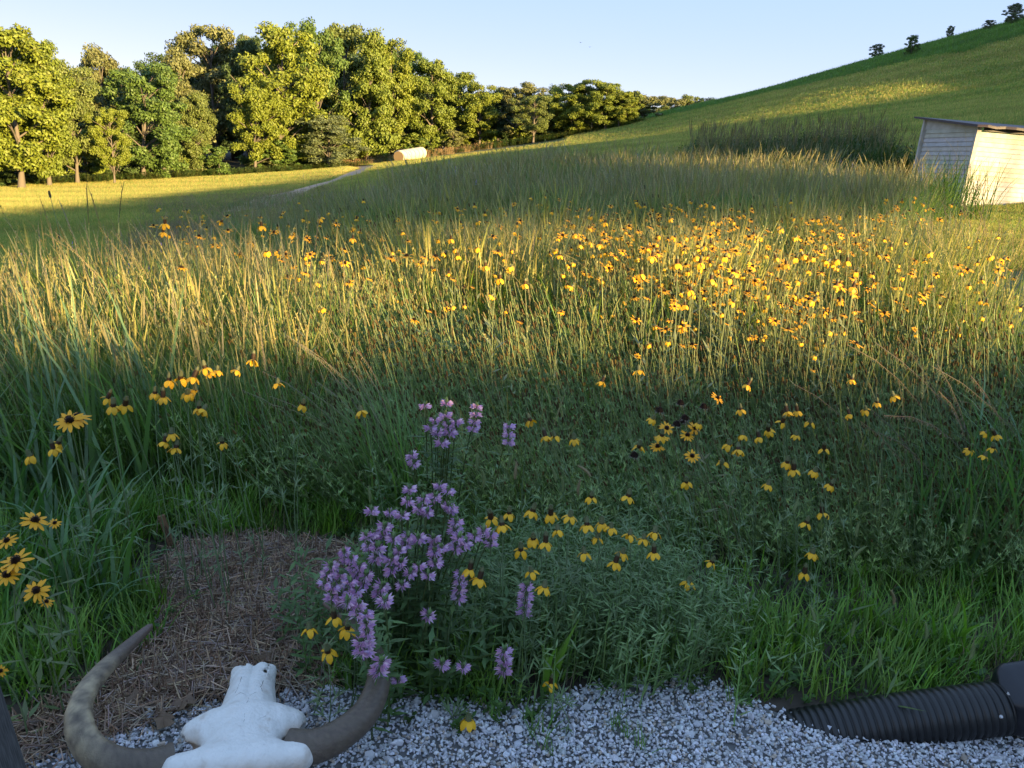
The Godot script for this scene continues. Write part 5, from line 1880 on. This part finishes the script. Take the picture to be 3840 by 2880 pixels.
func build_flowers() -> void:
	for k in CONES.size():
		var h := Vector3(CONES[k][0], CONES[k][1], CONES[k][2])
		if k < 39: coneflower(h, "yellow prairie coneflower with drooping petals in the front clump beside the bee balm", true, "coneflowers beside the bee balm")
		else: coneflower(h, "yellow prairie coneflower with drooping petals among the shaded meadow stems", false, "coneflowers in the shaded meadow front")
	# more of them further back, and black-eyed susans in the sunlit band
	var n := 0
	while n < 150:
		var d := rr(3.6, 8.0); var x := rr(-0.5, 0.75) * d
		if not Geometry2D.is_point_in_polygon(Vector2(x, d), PRAIRIE): continue
		n += 1
		coneflower(on(x, -d) + Vector3(0, rr(0.65, 0.92), 0), "small yellow prairie coneflower out in the sunlit meadow", false, "coneflowers in the sunlit meadow")
	n = 0
	var label := "black-eyed susan with golden petals in the sunlit meadow"
	while n < 290:
		var d := rr(3.0, 6.9); var x := rr(0.06, 0.55) * d + rng.randfn() * 0.3
		if rng.randf() < 0.16: x = rr(-0.5, 0.0) * d
		if not Geometry2D.is_point_in_polygon(Vector2(x, d), PRAIRIE): continue
		if field_noise.get_noise_2d(x * 16.0, d * 16.0 + 70.0) < -0.05: continue
		n += 1
		susan(on(x, -d) + Vector3(0, rr(0.58, 0.94), 0), label, rr(0.045, 0.062), false, "black-eyed susans in the sunlit meadow")
	# hundreds more of the same, past counting
	var heads := []
	for k in 6: heads.append(whole_susan(k))
	var hx := pick_lists(6); var hc := pick_lists(6)
	for k in 2300:
		var d := rr(2.9, 7.8); var x := rr(-0.05, 0.58) * d + rng.randfn() * 0.3
		if field_noise.get_noise_2d(x * 16.0, d * 16.0 + 70.0) < 0.03: continue
		if rng.randf() < 0.15: x = rr(-0.5, 0.1) * d
		if not Geometry2D.is_point_in_polygon(Vector2(x, d), PRAIRIE): continue
		var kk := rng.randi() % 6
		hx[kk].append(upright(on(x, -d), rr(-1.2, 1.2), rr(0.62, 1.12)))
		hc[kk].append(Color.WHITE * rr(0.8, 1.1))
	stuff("wildflowers", "mass of small golden wildflowers crowding the sunlit meadow", "flowers", heads, hx, hc)
	var sl := ["wide black-eyed susan seen from the side above the broad grass", "large black-eyed susan tilted to the viewer at the picture edge", "black-eyed susan cut by the edge under the largest one", "small open black-eyed susan with a ring of even petals", "half hidden little black-eyed susan in the tall grass", "black-eyed susan of a touching pair, the one in front", "black-eyed susan of a touching pair with an upturned petal", "budding black-eyed susan low in the broad grass", "little black-eyed susan behind the side-on one", "black-eyed susan bloom just above the timber post"]
	for k in SUSANS.size(): susan(Vector3(SUSANS[k][0], SUSANS[k][1], SUSANS[k][2]), sl[k], SUSANS[k][3], true, "")
	# the faded stand of black-eyed susans, petals withered
	for q in SEEDHEADS:
		var head := Vector3(q[0], q[1], q[2])
		if q[3] > 0.5:
			susan(head, "fading black-eyed susan in the withered stand", 0.05, true, "fading susans in the withered stand")
			continue
		var base := on(head.x + rr(0.18, 0.3), head.z + rr(0.0, 0.1))
		var t := thing("seed_head", "dark withered black-eyed susan head on a bare stalk", "flower", base, 0.0, "withered susan heads")
		part("stem", stem_to(head, base, 0.002, Color(0.2, 0.2, 0.09), 5, 0.06, 0.012), t)
		part("eye", F.dome, t, head - base, null, Basis.from_scale(Vector3.ONE * 1.25))
		part("withered_petals", F.withered, t, head - base)
	for q in FOX:
		var head := Vector3(q[0], q[1], q[2])
		var base := on(head.x + rr(-0.05, 0.05), head.z + rr(-0.05, 0.05))
		var t := thing("foxtail_grass", "single foxtail stalk with a fuzzy pale green seed head", "grass", base, 0.0, "foxtail stalks")
		part("stem", stem_to(head, base, 0.0011, Color(0.13, 0.2, 0.06), 2, 0.12, 0.0085), t)
		part("seed_head", F.fox[0 if rng.randf() < 0.85 else 1], t, head - base, null, Basis(Vector3.UP, rr(0, TAU)) * Basis(Vector3(0, 0, 1), rr(-0.5, 0.5)))
	# blue vervain spikes at the back of the meadow
	for k in 60:
		var d := rr(9, 20); var x := rr(-0.3, 0.42) * d
		if k < 16:
			d = rr(3.2, 6.0); x = rr(-0.72, -0.45) * d
		if k >= 50:
			d = rr(13.2, 14.6); x = rr(7.0, 7.9)
		var base := on(x, -d)
		var t := thing("blue_vervain", "slender violet vervain spike rising above the meadow grass", "flower", base, 0.0, "vervain spikes in the meadow")
		var h := Vector3(rr(-0.1, 0.05), rr(0.85, 1.15), 0)
		if d < 7: h.y = rr(0.5, 0.68)
		part("stem", stem_to(base + h, base, 0.002, Color(0.09, 0.13, 0.05), 4, 0.08, 0.014), t)
		var mb := MB.new()
		for j in 26:
			var a := rr(0, TAU); var s := rng.randf()
			mb.leaf(Vector3(0, s * 0.07 - 0.03, 0), Vector3(cos(a), 0.7, sin(a)).normalized(), Vector3.UP, rr(0.007, 0.012), 0.006, vary(Color(0.3, 0.2, 0.55), 0.25))
		part("flower_spike", mb.mesh(M.petal), t, h)

func balm(rows: Array, label: String, core: Vector2, n_fill: int) -> void:
	var base := on(core.x, core.y)
	var t := thing("bee_balm", label, "flower", base)
	var green := Color(0.12, 0.2, 0.07)
	for q in rows:
		var head := Vector3(q[0], q[1], q[2])
		var w := int(q[3])
		var o := Vector3(core.x, 0, core.y).lerp(Vector3(head.x, 0, head.z), rr(0.45, 0.8))
		var foot := on(o.x, o.z)
		var mb := MB.new()
		var d := head - foot
		var pts := PackedVector3Array(); var rad := PackedFloat32Array()
		for k in 7:
			var s := k / 6.0
			pts.append(Vector3(d.x * s * s, d.y * s, d.z * s * s) + foot - base); rad.append(0.0019)
		mb.tube(pts, rad, 5, [vary(Color(0.13, 0.18, 0.06), 0.15)])
		for k in 9:
			var s := 0.12 + 0.8 * k / 9.0
			var at := pts[int(s * 6)].lerp(pts[mini(int(s * 6) + 1, 6)], s * 6 - int(s * 6))
			var a := k * PI / 2 + rr(-0.3, 0.3)
			for e in 2:
				var la := a + PI * e
				var ld := Vector3(cos(la), rr(-0.1, 0.6), sin(la)).normalized()
				mb.leaf(at, ld, Vector3.UP, rr(0.035, 0.055), rr(0.009, 0.013), vary(green, 0.25))
				mb.leaf(at, ld.rotated(Vector3.UP, rr(-0.8, 0.8)), Vector3.UP, rr(0.018, 0.028), 0.007, vary(green, 0.25))
		var stem := part("leafy_stem", mb.mesh(M.veg), t)
		var b := Basis(Vector3(rr(-1, 1), 0, rr(-1, 1)).normalized(), rr(0, 0.3)) * Basis(Vector3.UP, rr(0, TAU))
		part("flower_spike", F.spike[(w - 1) * 2 + rng.randi() % 2], stem, head - base, null, b.scaled(Vector3.ONE * rr(0.95, 1.2)))
	# leafy shoots without flowers
	for k in n_fill:
		var a := rr(0, TAU); var r := sqrt(rng.randf()) * 0.26
		var foot := on(core.x + cos(a) * r * 1.25, core.y + sin(a) * r * 0.8)
		var mb := MB.new()
		var hh := rr(0.1, 0.26)
		var la0 := rr(0, TAU)
		var ln := Vector3(cos(la0), 0, sin(la0)) * rr(0, 0.08)
		for j in 10:
			var s := 0.1 + 0.9 * j / 10.0
			for e in 2:
				var la := j * PI / 2 + PI * e + rr(-0.3, 0.3)
				mb.leaf(foot - base + Vector3(0, hh * s, 0) + ln * s, Vector3(cos(la), rr(-0.1, 0.7), sin(la)).normalized(), Vector3.UP, rr(0.03, 0.055), rr(0.009, 0.014), vary(green, 0.3))
		mb.blade(foot - base, la0, hh, 0.004, 0.2, 0.1, 2, green)
		part("leafy_shoot", mb.mesh(M.veg), t)

func build_wood() -> void:
	for k in 9: tree_kinds.append(crown_shape(100 + k, [0.16, 0.1, 0.2, 0.08, 0.16, 0.12, 0.1, 0.18, 0.3][k], 0.29, 84, 270, 0.0215, [0, 0, 1, 0, 1, 0, 2, 0, 1][k]))
	for k in 3: shrub_kinds.append(crown_shape(200 + k, 0.03, 0.3, 40, 110, 0.05, [1, 2, 0][k]))
	var hue := ["yellow-green", "sunlit yellow-green", "olive", "tan-olive", "fresh green", "deep green"]
	var place := ["first", "second", "third", "fourth", "fifth", "sixth", "seventh", "eighth", "ninth", "tenth", "eleventh", "twelfth", "thirteenth", "fourteenth", "fifteenth", "sixteenth", "seventeenth", "eighteenth", "nineteenth", "twentieth", "twenty-first", "twenty-second", "twenty-third", "twenty-fourth", "twenty-fifth", "twenty-sixth", "twenty-seventh", "twenty-eighth", "twenty-ninth", "thirtieth", "thirty-first", "thirty-second", "thirty-third"]
	var order := []
	for k in TREES.size():
		if -TREES[k][1] <= 185 and (k < 35 or int(TREES[k][4]) != 5): order.append(k)
	order.sort_custom(func(a, b): return TREES[a][0] / -TREES[a][1] < TREES[b][0] / -TREES[b][1])
	for k in TREES.size():
		var q: Array = TREES[k]
		var far: bool = -q[1] > 185
		var g := ""
		var label: String
		if far: label = "hazy %s tree far beyond the end of the hay field" % hue[int(q[4])]; g = "%s far trees beyond the hay field" % hue[int(q[4])]
		elif k >= 35 and int(q[4]) == 5: label = "dark tree standing deeper in the wood behind the front row"; g = "trees deeper in the wood"
		else: label = "%s tree, %s along the front row counted from the near end of the wood" % [hue[int(q[4])], place[order.find(k)]]
		var special := {0: "huge yellow-green tree at the edge of the picture, nearest of the wood", 5: "slender leaning tree with a pale bare trunk at the field edge", 10: "tallest sunlit yellow-green tree in the middle of the wood", 8: "tall tan-olive tree rising behind the middle of the wood", 23: "small round olive tree standing alone before the far wood", 4: "broad fresh green tree near the leaning pale trunk", 26: "broad round-crowned tree at the far end of the wood"}
		if special.has(k): label = special[k]; g = ""
		var kind: int = k % 9
		if k == 5: kind = 8
		if k == 23: kind = 8
		if far or k >= 35: kind = [1, 3, 5, 0][k % 4]
		plant_tree("broadleaf_tree", label, "tree", on(q[0], q[1]), q[2] * 1.03, q[3] * 1.12, kind, int(q[4]), k * 1.7, g)
	for k in SHRUBS.size():
		var q: Array = SHRUBS[k]
		if k < 24 and k % 3 > 0: continue
		plant_shrub("understory_shrub", "leafy shrub of the undergrowth at the foot of the wood", "shrub", on(q[0], q[1]), q[2], q[3], k % 3, int(q[4]), "shrubs along the foot of the wood")
	for q in DEEP:
		plant_tree("broadleaf_tree", "dark tree standing deeper in the wood behind the front row", "tree", on(q[0], q[1]), q[2], q[3], [1, 3, 5, 6][rng.randi() % 4], 5, rr(0, TAU), "trees deeper in the wood")
	plant_tree("spreading_bush", "wide grey-green bush in front of the wood beside the track", "bush", on(-24.7, -97), 6.6, 4.4, 3, 6, 0.5)
	# the hill; paler leaves on the crest plants put haze into their colour
	plant_tree("young_tree", "flat-topped young tree with support stakes on the hill crest", "tree", on(48.6, -120.0), 2.3, 1.0, 8, 6, 0.4)
	plant_tree("round_bush", "dark round bush on the hillside below the crest", "bush", on(45.3, -101.7), 2.6, 0.95, 3, 4, 0.0)
	plant_tree("young_tree", "thin wispy sapling on the hill crest between bush and thicket", "tree", on(54.5, -112.0), 2.0, 0.5, 2, 6, 0.4)
	plant_tree("young_tree", "windswept small tree at the top of the hill", "tree", on(56.3, -101.5), 2.7, 1.15, 0, 6, 0.9)
	plant_tree("low_bush", "low bush beside the windswept tree on the hill crest", "bush", on(55.6, -104.5), 1.4, 0.8, 5, 6, 0.0)
	# small trees added up the slope, out of the frame, to shade the meadow
	for q in SHADE_TREES:
		var h: float = q[3]
		var t := thing("added_shade_tree", "unseen small tree added on the slope behind the viewer to shade the meadow", "tree", on(q[0], q[1]), rr(0, TAU), "added shade trees behind the viewer")
		var tb := MB.new()
		tb.tube(PackedVector3Array([Vector3(0, -0.1, 0), Vector3(0.03, q[2] * 0.6, 0), Vector3(0, q[3] * 0.8, 0)]), PackedFloat32Array([0.09, 0.07, 0.03]), 7, [Color(0.15, 0.11, 0.08)])
		part("trunk", tb.mesh(M.bark), t)
		var mb := MB.new()
		var mid: float = (q[2] + q[3]) / 2.0; var hh: float = (q[3] - q[2]) / 2.0
		for k in 1500:
			var u := Vector3(rr(-1, 1), rr(-1, 1), rr(-1, 1))
			if u.length() > 1.35: continue
			mb.leaf(Vector3(u.x * 1.15, mid + u.y * hh, u.z * 1.15), Vector3(rng.randfn(), rng.randfn(), rng.randfn()).normalized(), Vector3(rng.randfn(), rng.randfn(), rng.randfn()).normalized(), 0.22, 0.15, Color.WHITE * rr(0.8, 1.2))
		part("crown", mb.mesh(M.leaf[4]), t)
	# weeds along the foot of the wood, some dried to rust
	var xf := pick_lists(3); var cols := pick_lists(3)
	for k in 3600:
		var s := rng.randf()
		var d := lerpf(60, 125, s) + rng.randfn() * 2.0
		var line := [Vector2(-48, 65), Vector2(-40, 75), Vector2(-33, 89), Vector2(-24, 101), Vector2(-18.5, 108), Vector2(-12, 113), Vector2(-4, 117), Vector2(12, 114)]
		var f := s * 6.99
		var p: Vector2 = line[int(f)].lerp(line[int(f) + 1], f - int(f)) + Vector2(rng.randfn(), rng.randfn()) * 1.6
		var rust := f > 3.0 and f < 5.6
		if rust and rng.randf() < 0.6: continue
		var kk := 2 if rust and rng.randf() < 0.45 else rng.randi() % 2
		xf[kk].append(upright(on(p.x, -p.y), rr(0, TAU), rr(1.0, 1.9) * (0.55 if kk == 2 else (0.7 if rust else 1.0)), 1.0))
		cols[kk].append(Color.WHITE * rr(0.75, 1.25))
	stuff("weeds", "tall green and rust brown weeds along the foot of the wood", "weeds", [forb(0.7, 6, 0.14, 0.06, Color(0.08, 0.13, 0.03)), forb(0.5, 7, 0.12, 0.05, Color(0.13, 0.15, 0.04)), prairie_tuft(34, 0.5, 0.9, 0.03, Color(0.34, 0.24, 0.12), Color(0.44, 0.3, 0.16), 8, 0.4)], xf, cols)

func _ready() -> void:
	rng.seed = 20240717
	# ---- camera
	var cam := Camera3D.new()
	cam.name = "camera"
	cam.fov = 53.62; cam.near = 0.05; cam.far = 2000.0
	add_child(cam)
	cam.position = Vector3(0, 1.25, 0)
	cam.basis = Basis(Vector3(1, 0, 0), -deg_to_rad(16.0)) * Basis(Vector3(0, 0, 1), deg_to_rad(4.8))
	cam.current = true
	# ---- sky and exposure
	var env := Environment.new()
	env.background_mode = Environment.BG_SKY
	var sm := ProceduralSkyMaterial.new()
	sm.sky_top_color = lin(0.097, 0.146, 0.235)
	sm.sky_horizon_color = lin(0.3, 0.28, 0.25)
	sm.sky_curve = 0.06
	sm.ground_bottom_color = lin(0.08, 0.08, 0.05); sm.ground_horizon_color = lin(0.25, 0.22, 0.15)
	sm.sun_angle_max = 0.1
	var sky := Sky.new(); sky.sky_material = sm
	env.sky = sky
	env.background_energy_multiplier = 1.0
	env.tonemap_mode = Environment.TONE_MAPPER_LINEAR
	env.tonemap_exposure = 4.9
	env.sdfgi_enabled = true; env.ssao_enabled = true; env.ssil_enabled = true
	env.fog_enabled = false; env.fog_density = 0.0005; env.fog_light_color = lin(0.75, 0.76, 0.78)
	var we := WorldEnvironment.new(); we.name = "world_environment"; we.environment = env
	add_child(we)
	# ---- low evening sun over the viewer's right shoulder
	var sun := DirectionalLight3D.new()
	sun.name = "sun"
	add_child(sun)
	var az := deg_to_rad(46.0); var el := deg_to_rad(8.5)
	var to_sun := Vector3(sin(az) * cos(el), sin(el), cos(az) * cos(el))
	sun.look_at_from_position(to_sun * 50.0, Vector3.ZERO, Vector3.UP)
	sun.light_color = Color(1.0, 0.85, 0.58)
	sun.light_energy = 1.35
	sun.light_angular_distance = 0.5
	sun.shadow_enabled = true
	# ---- materials
	M.veg = std(Color.WHITE, 0.6, true, Color(0.8, 0.9, 0.5))
	M.blade = std(Color.WHITE, 0.45, true, Color(0.75, 0.9, 0.4))
	M.petal = std(Color.WHITE, 0.6, true, Color(0.6, 0.6, 0.6))
	M.bark = std(Color.WHITE, 0.95, true)
	M.stone = std(Color.WHITE, 0.85, true)
	M.straw = std(Color.WHITE, 0.7, true)
	M.track = std(Color.WHITE, 0.95, true)
	M.hay = std(Color.WHITE, 0.75, true)
	M.roof = std(Color.WHITE, 0.55, true)
	M.metal = std(lin(0.7, 0.7, 0.7), 0.35)
	M.ink = std(lin(0.015, 0.013, 0.012), 0.8)
	M.leaf = []
	for q in [[0.17, 0.215, 0.022], [0.145, 0.195, 0.025], [0.13, 0.17, 0.04], [0.15, 0.165, 0.06], [0.09, 0.155, 0.03], [0.055, 0.095, 0.027], [0.13, 0.165, 0.075]]:
		M.leaf.append(std(lin(q[0], q[1], q[2]), 0.6, true, Color(0.5, 0.6, 0.25)))
	field_noise.frequency = 0.05; field_noise.seed = 5; field_noise.fractal_octaves = 4
	for q in [[-2.7, 2.2], [-2.7, 3.4], [-2.5, 4.6], [-3.4, 8], [-4.2, 13], [-4.6, 20], [-3.2, 26], [0, 27], [4, 23], [7.6, 20.5], [8.4, 16], [7.0, 13.6], [4.9, 10.8], [4.1, 8], [3.5, 6.2], [3.1, 4.6], [2.7, 2.35], [1.0, 2.3], [0.4, 2.35], [-0.3, 2.45], [-1.2, 2.6], [-1.9, 2.3]]: PRAIRIE.append(Vector2(q[0], q[1]))
	# ---- setting
	build_terrain()
	struct("dirt_track", strip([Vector2(-9.0, -25), Vector2(-10.73, -34.45), Vector2(-11.5, -41.2), Vector2(-13.1, -53.0), Vector2(-15.2, -68.8), Vector2(-16.9, -84), Vector2(-20.5, -98), Vector2(-30, -108)], 2.5, 0.05, Color(0.44, 0.3, 0.19), M.track), "pale dirt farm track curving through the hay field to the bales")
	build_wood()
	build_field_grass()
	build_prairie()
	# ---- objects
	build_gravel()
	build_straw()
	build_front_grass()
	build_shed()
	build_bales()
	build_skull()
	build_pipe()
	build_stake()
	build_post()
	make_flower_meshes()
	build_clumps()
	balm(BALM, "big lavender bee balm clump flowering behind the skull at the gravel edge", Vector2(-0.22, -1.72), 70)
	balm(BALM2, "taller lavender bee balm standing behind the front clump in the shade", Vector2(-0.2, -2.35), 16)
	build_flowers()
	for q in [[1210, 108, 60.0], [1235, 115, 70.0]]:
		var bm := MB.new()
		bm.tri(Vector3(-0.16, 0.05, 0.02), Vector3(0, 0, -0.05), Vector3(0, 0, 0.06), Color(0.03, 0.03, 0.03)); bm.tri(Vector3(0.16, 0.05, 0.02), Vector3(0, 0, 0.06), Vector3(0, 0, -0.05), Color(0.03, 0.03, 0.03))
		bm.tube(PackedVector3Array([Vector3(0, 0, -0.11), Vector3(0, 0, -0.03), Vector3(0, 0, 0.1)]), PackedFloat32Array([0.008, 0.028, 0.006]), 6, [Color(0.03, 0.03, 0.03)])
		single("bird", bm.mesh(M.veg), "tiny dark bird high in the clear sky, the %s one" % ("upper" if q[0] < 1220 else "lower"), "bird", Vector3(2.9, 10.2, -60) if q[0] < 1220 else Vector3(4.2, 11.4, -70))

func build_clumps() -> void:
	var g1 := Color(0.075, 0.145, 0.055)
	# broad-bladed grass in the near corner
	for q in [[-1.42, -1.98], [-1.2, -1.86], [-1.32, -1.72], [-1.05, -1.78], [-1.5, -2.2], [-1.28, -2.12]]:
		broad_clump("broad-bladed green grass clump beside the straw in the near corner", on(q[0], q[1]), 34, 0.2, 0.42, 0.0165, Color(0.13, 0.23, 0.1), 0.0, 0.11, "broad grass clumps in the near corner")
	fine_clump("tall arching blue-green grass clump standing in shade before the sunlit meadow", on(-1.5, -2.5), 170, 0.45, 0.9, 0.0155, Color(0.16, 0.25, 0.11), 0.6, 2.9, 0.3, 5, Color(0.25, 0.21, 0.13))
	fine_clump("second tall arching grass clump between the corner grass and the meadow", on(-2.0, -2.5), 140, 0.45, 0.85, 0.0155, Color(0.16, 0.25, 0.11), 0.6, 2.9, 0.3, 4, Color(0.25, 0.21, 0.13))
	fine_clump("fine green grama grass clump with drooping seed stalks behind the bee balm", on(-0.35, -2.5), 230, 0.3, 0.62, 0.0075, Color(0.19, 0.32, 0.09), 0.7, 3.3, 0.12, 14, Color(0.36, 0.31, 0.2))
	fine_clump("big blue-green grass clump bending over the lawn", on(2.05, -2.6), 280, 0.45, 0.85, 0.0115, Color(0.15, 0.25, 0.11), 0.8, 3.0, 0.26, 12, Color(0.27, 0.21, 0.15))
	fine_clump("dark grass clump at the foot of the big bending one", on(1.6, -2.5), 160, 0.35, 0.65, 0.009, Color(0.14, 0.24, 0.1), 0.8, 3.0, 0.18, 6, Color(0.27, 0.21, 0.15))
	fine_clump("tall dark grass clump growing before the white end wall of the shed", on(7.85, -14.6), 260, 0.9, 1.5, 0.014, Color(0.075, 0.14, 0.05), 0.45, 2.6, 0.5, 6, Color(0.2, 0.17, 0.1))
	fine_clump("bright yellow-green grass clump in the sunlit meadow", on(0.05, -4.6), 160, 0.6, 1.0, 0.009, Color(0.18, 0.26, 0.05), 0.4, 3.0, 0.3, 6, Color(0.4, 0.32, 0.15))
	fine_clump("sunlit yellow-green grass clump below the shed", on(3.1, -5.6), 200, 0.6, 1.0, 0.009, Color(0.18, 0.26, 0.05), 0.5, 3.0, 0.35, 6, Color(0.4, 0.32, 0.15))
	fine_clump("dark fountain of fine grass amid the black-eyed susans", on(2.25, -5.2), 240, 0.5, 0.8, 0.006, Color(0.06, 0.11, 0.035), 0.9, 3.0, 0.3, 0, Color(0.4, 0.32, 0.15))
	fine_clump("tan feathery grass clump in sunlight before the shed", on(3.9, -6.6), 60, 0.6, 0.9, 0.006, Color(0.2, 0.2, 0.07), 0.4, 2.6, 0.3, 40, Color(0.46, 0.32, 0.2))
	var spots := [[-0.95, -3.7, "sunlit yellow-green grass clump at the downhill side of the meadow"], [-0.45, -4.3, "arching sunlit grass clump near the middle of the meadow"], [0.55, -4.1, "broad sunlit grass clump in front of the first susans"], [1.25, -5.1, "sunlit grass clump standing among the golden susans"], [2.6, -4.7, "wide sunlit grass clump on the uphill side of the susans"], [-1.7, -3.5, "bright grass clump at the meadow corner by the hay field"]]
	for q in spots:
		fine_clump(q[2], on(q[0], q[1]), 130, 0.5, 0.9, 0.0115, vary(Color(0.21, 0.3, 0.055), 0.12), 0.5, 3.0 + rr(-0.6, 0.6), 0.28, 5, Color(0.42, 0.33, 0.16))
	# bright young leaves coming up before the bee balm
	broad_clump("upright bright green young grass shoot at the edge of the gravel", on(0.15, -1.6), 7, 0.16, 0.25, 0.019, Color(0.22, 0.4, 0.05), 0.0, 0.01)
	broad_clump("arching bright grass clump on the lawn beside the drain pipe", on(1.3, -1.86), 16, 0.15, 0.32, 0.016, Color(0.17, 0.32, 0.05), 2.8, 0.06)
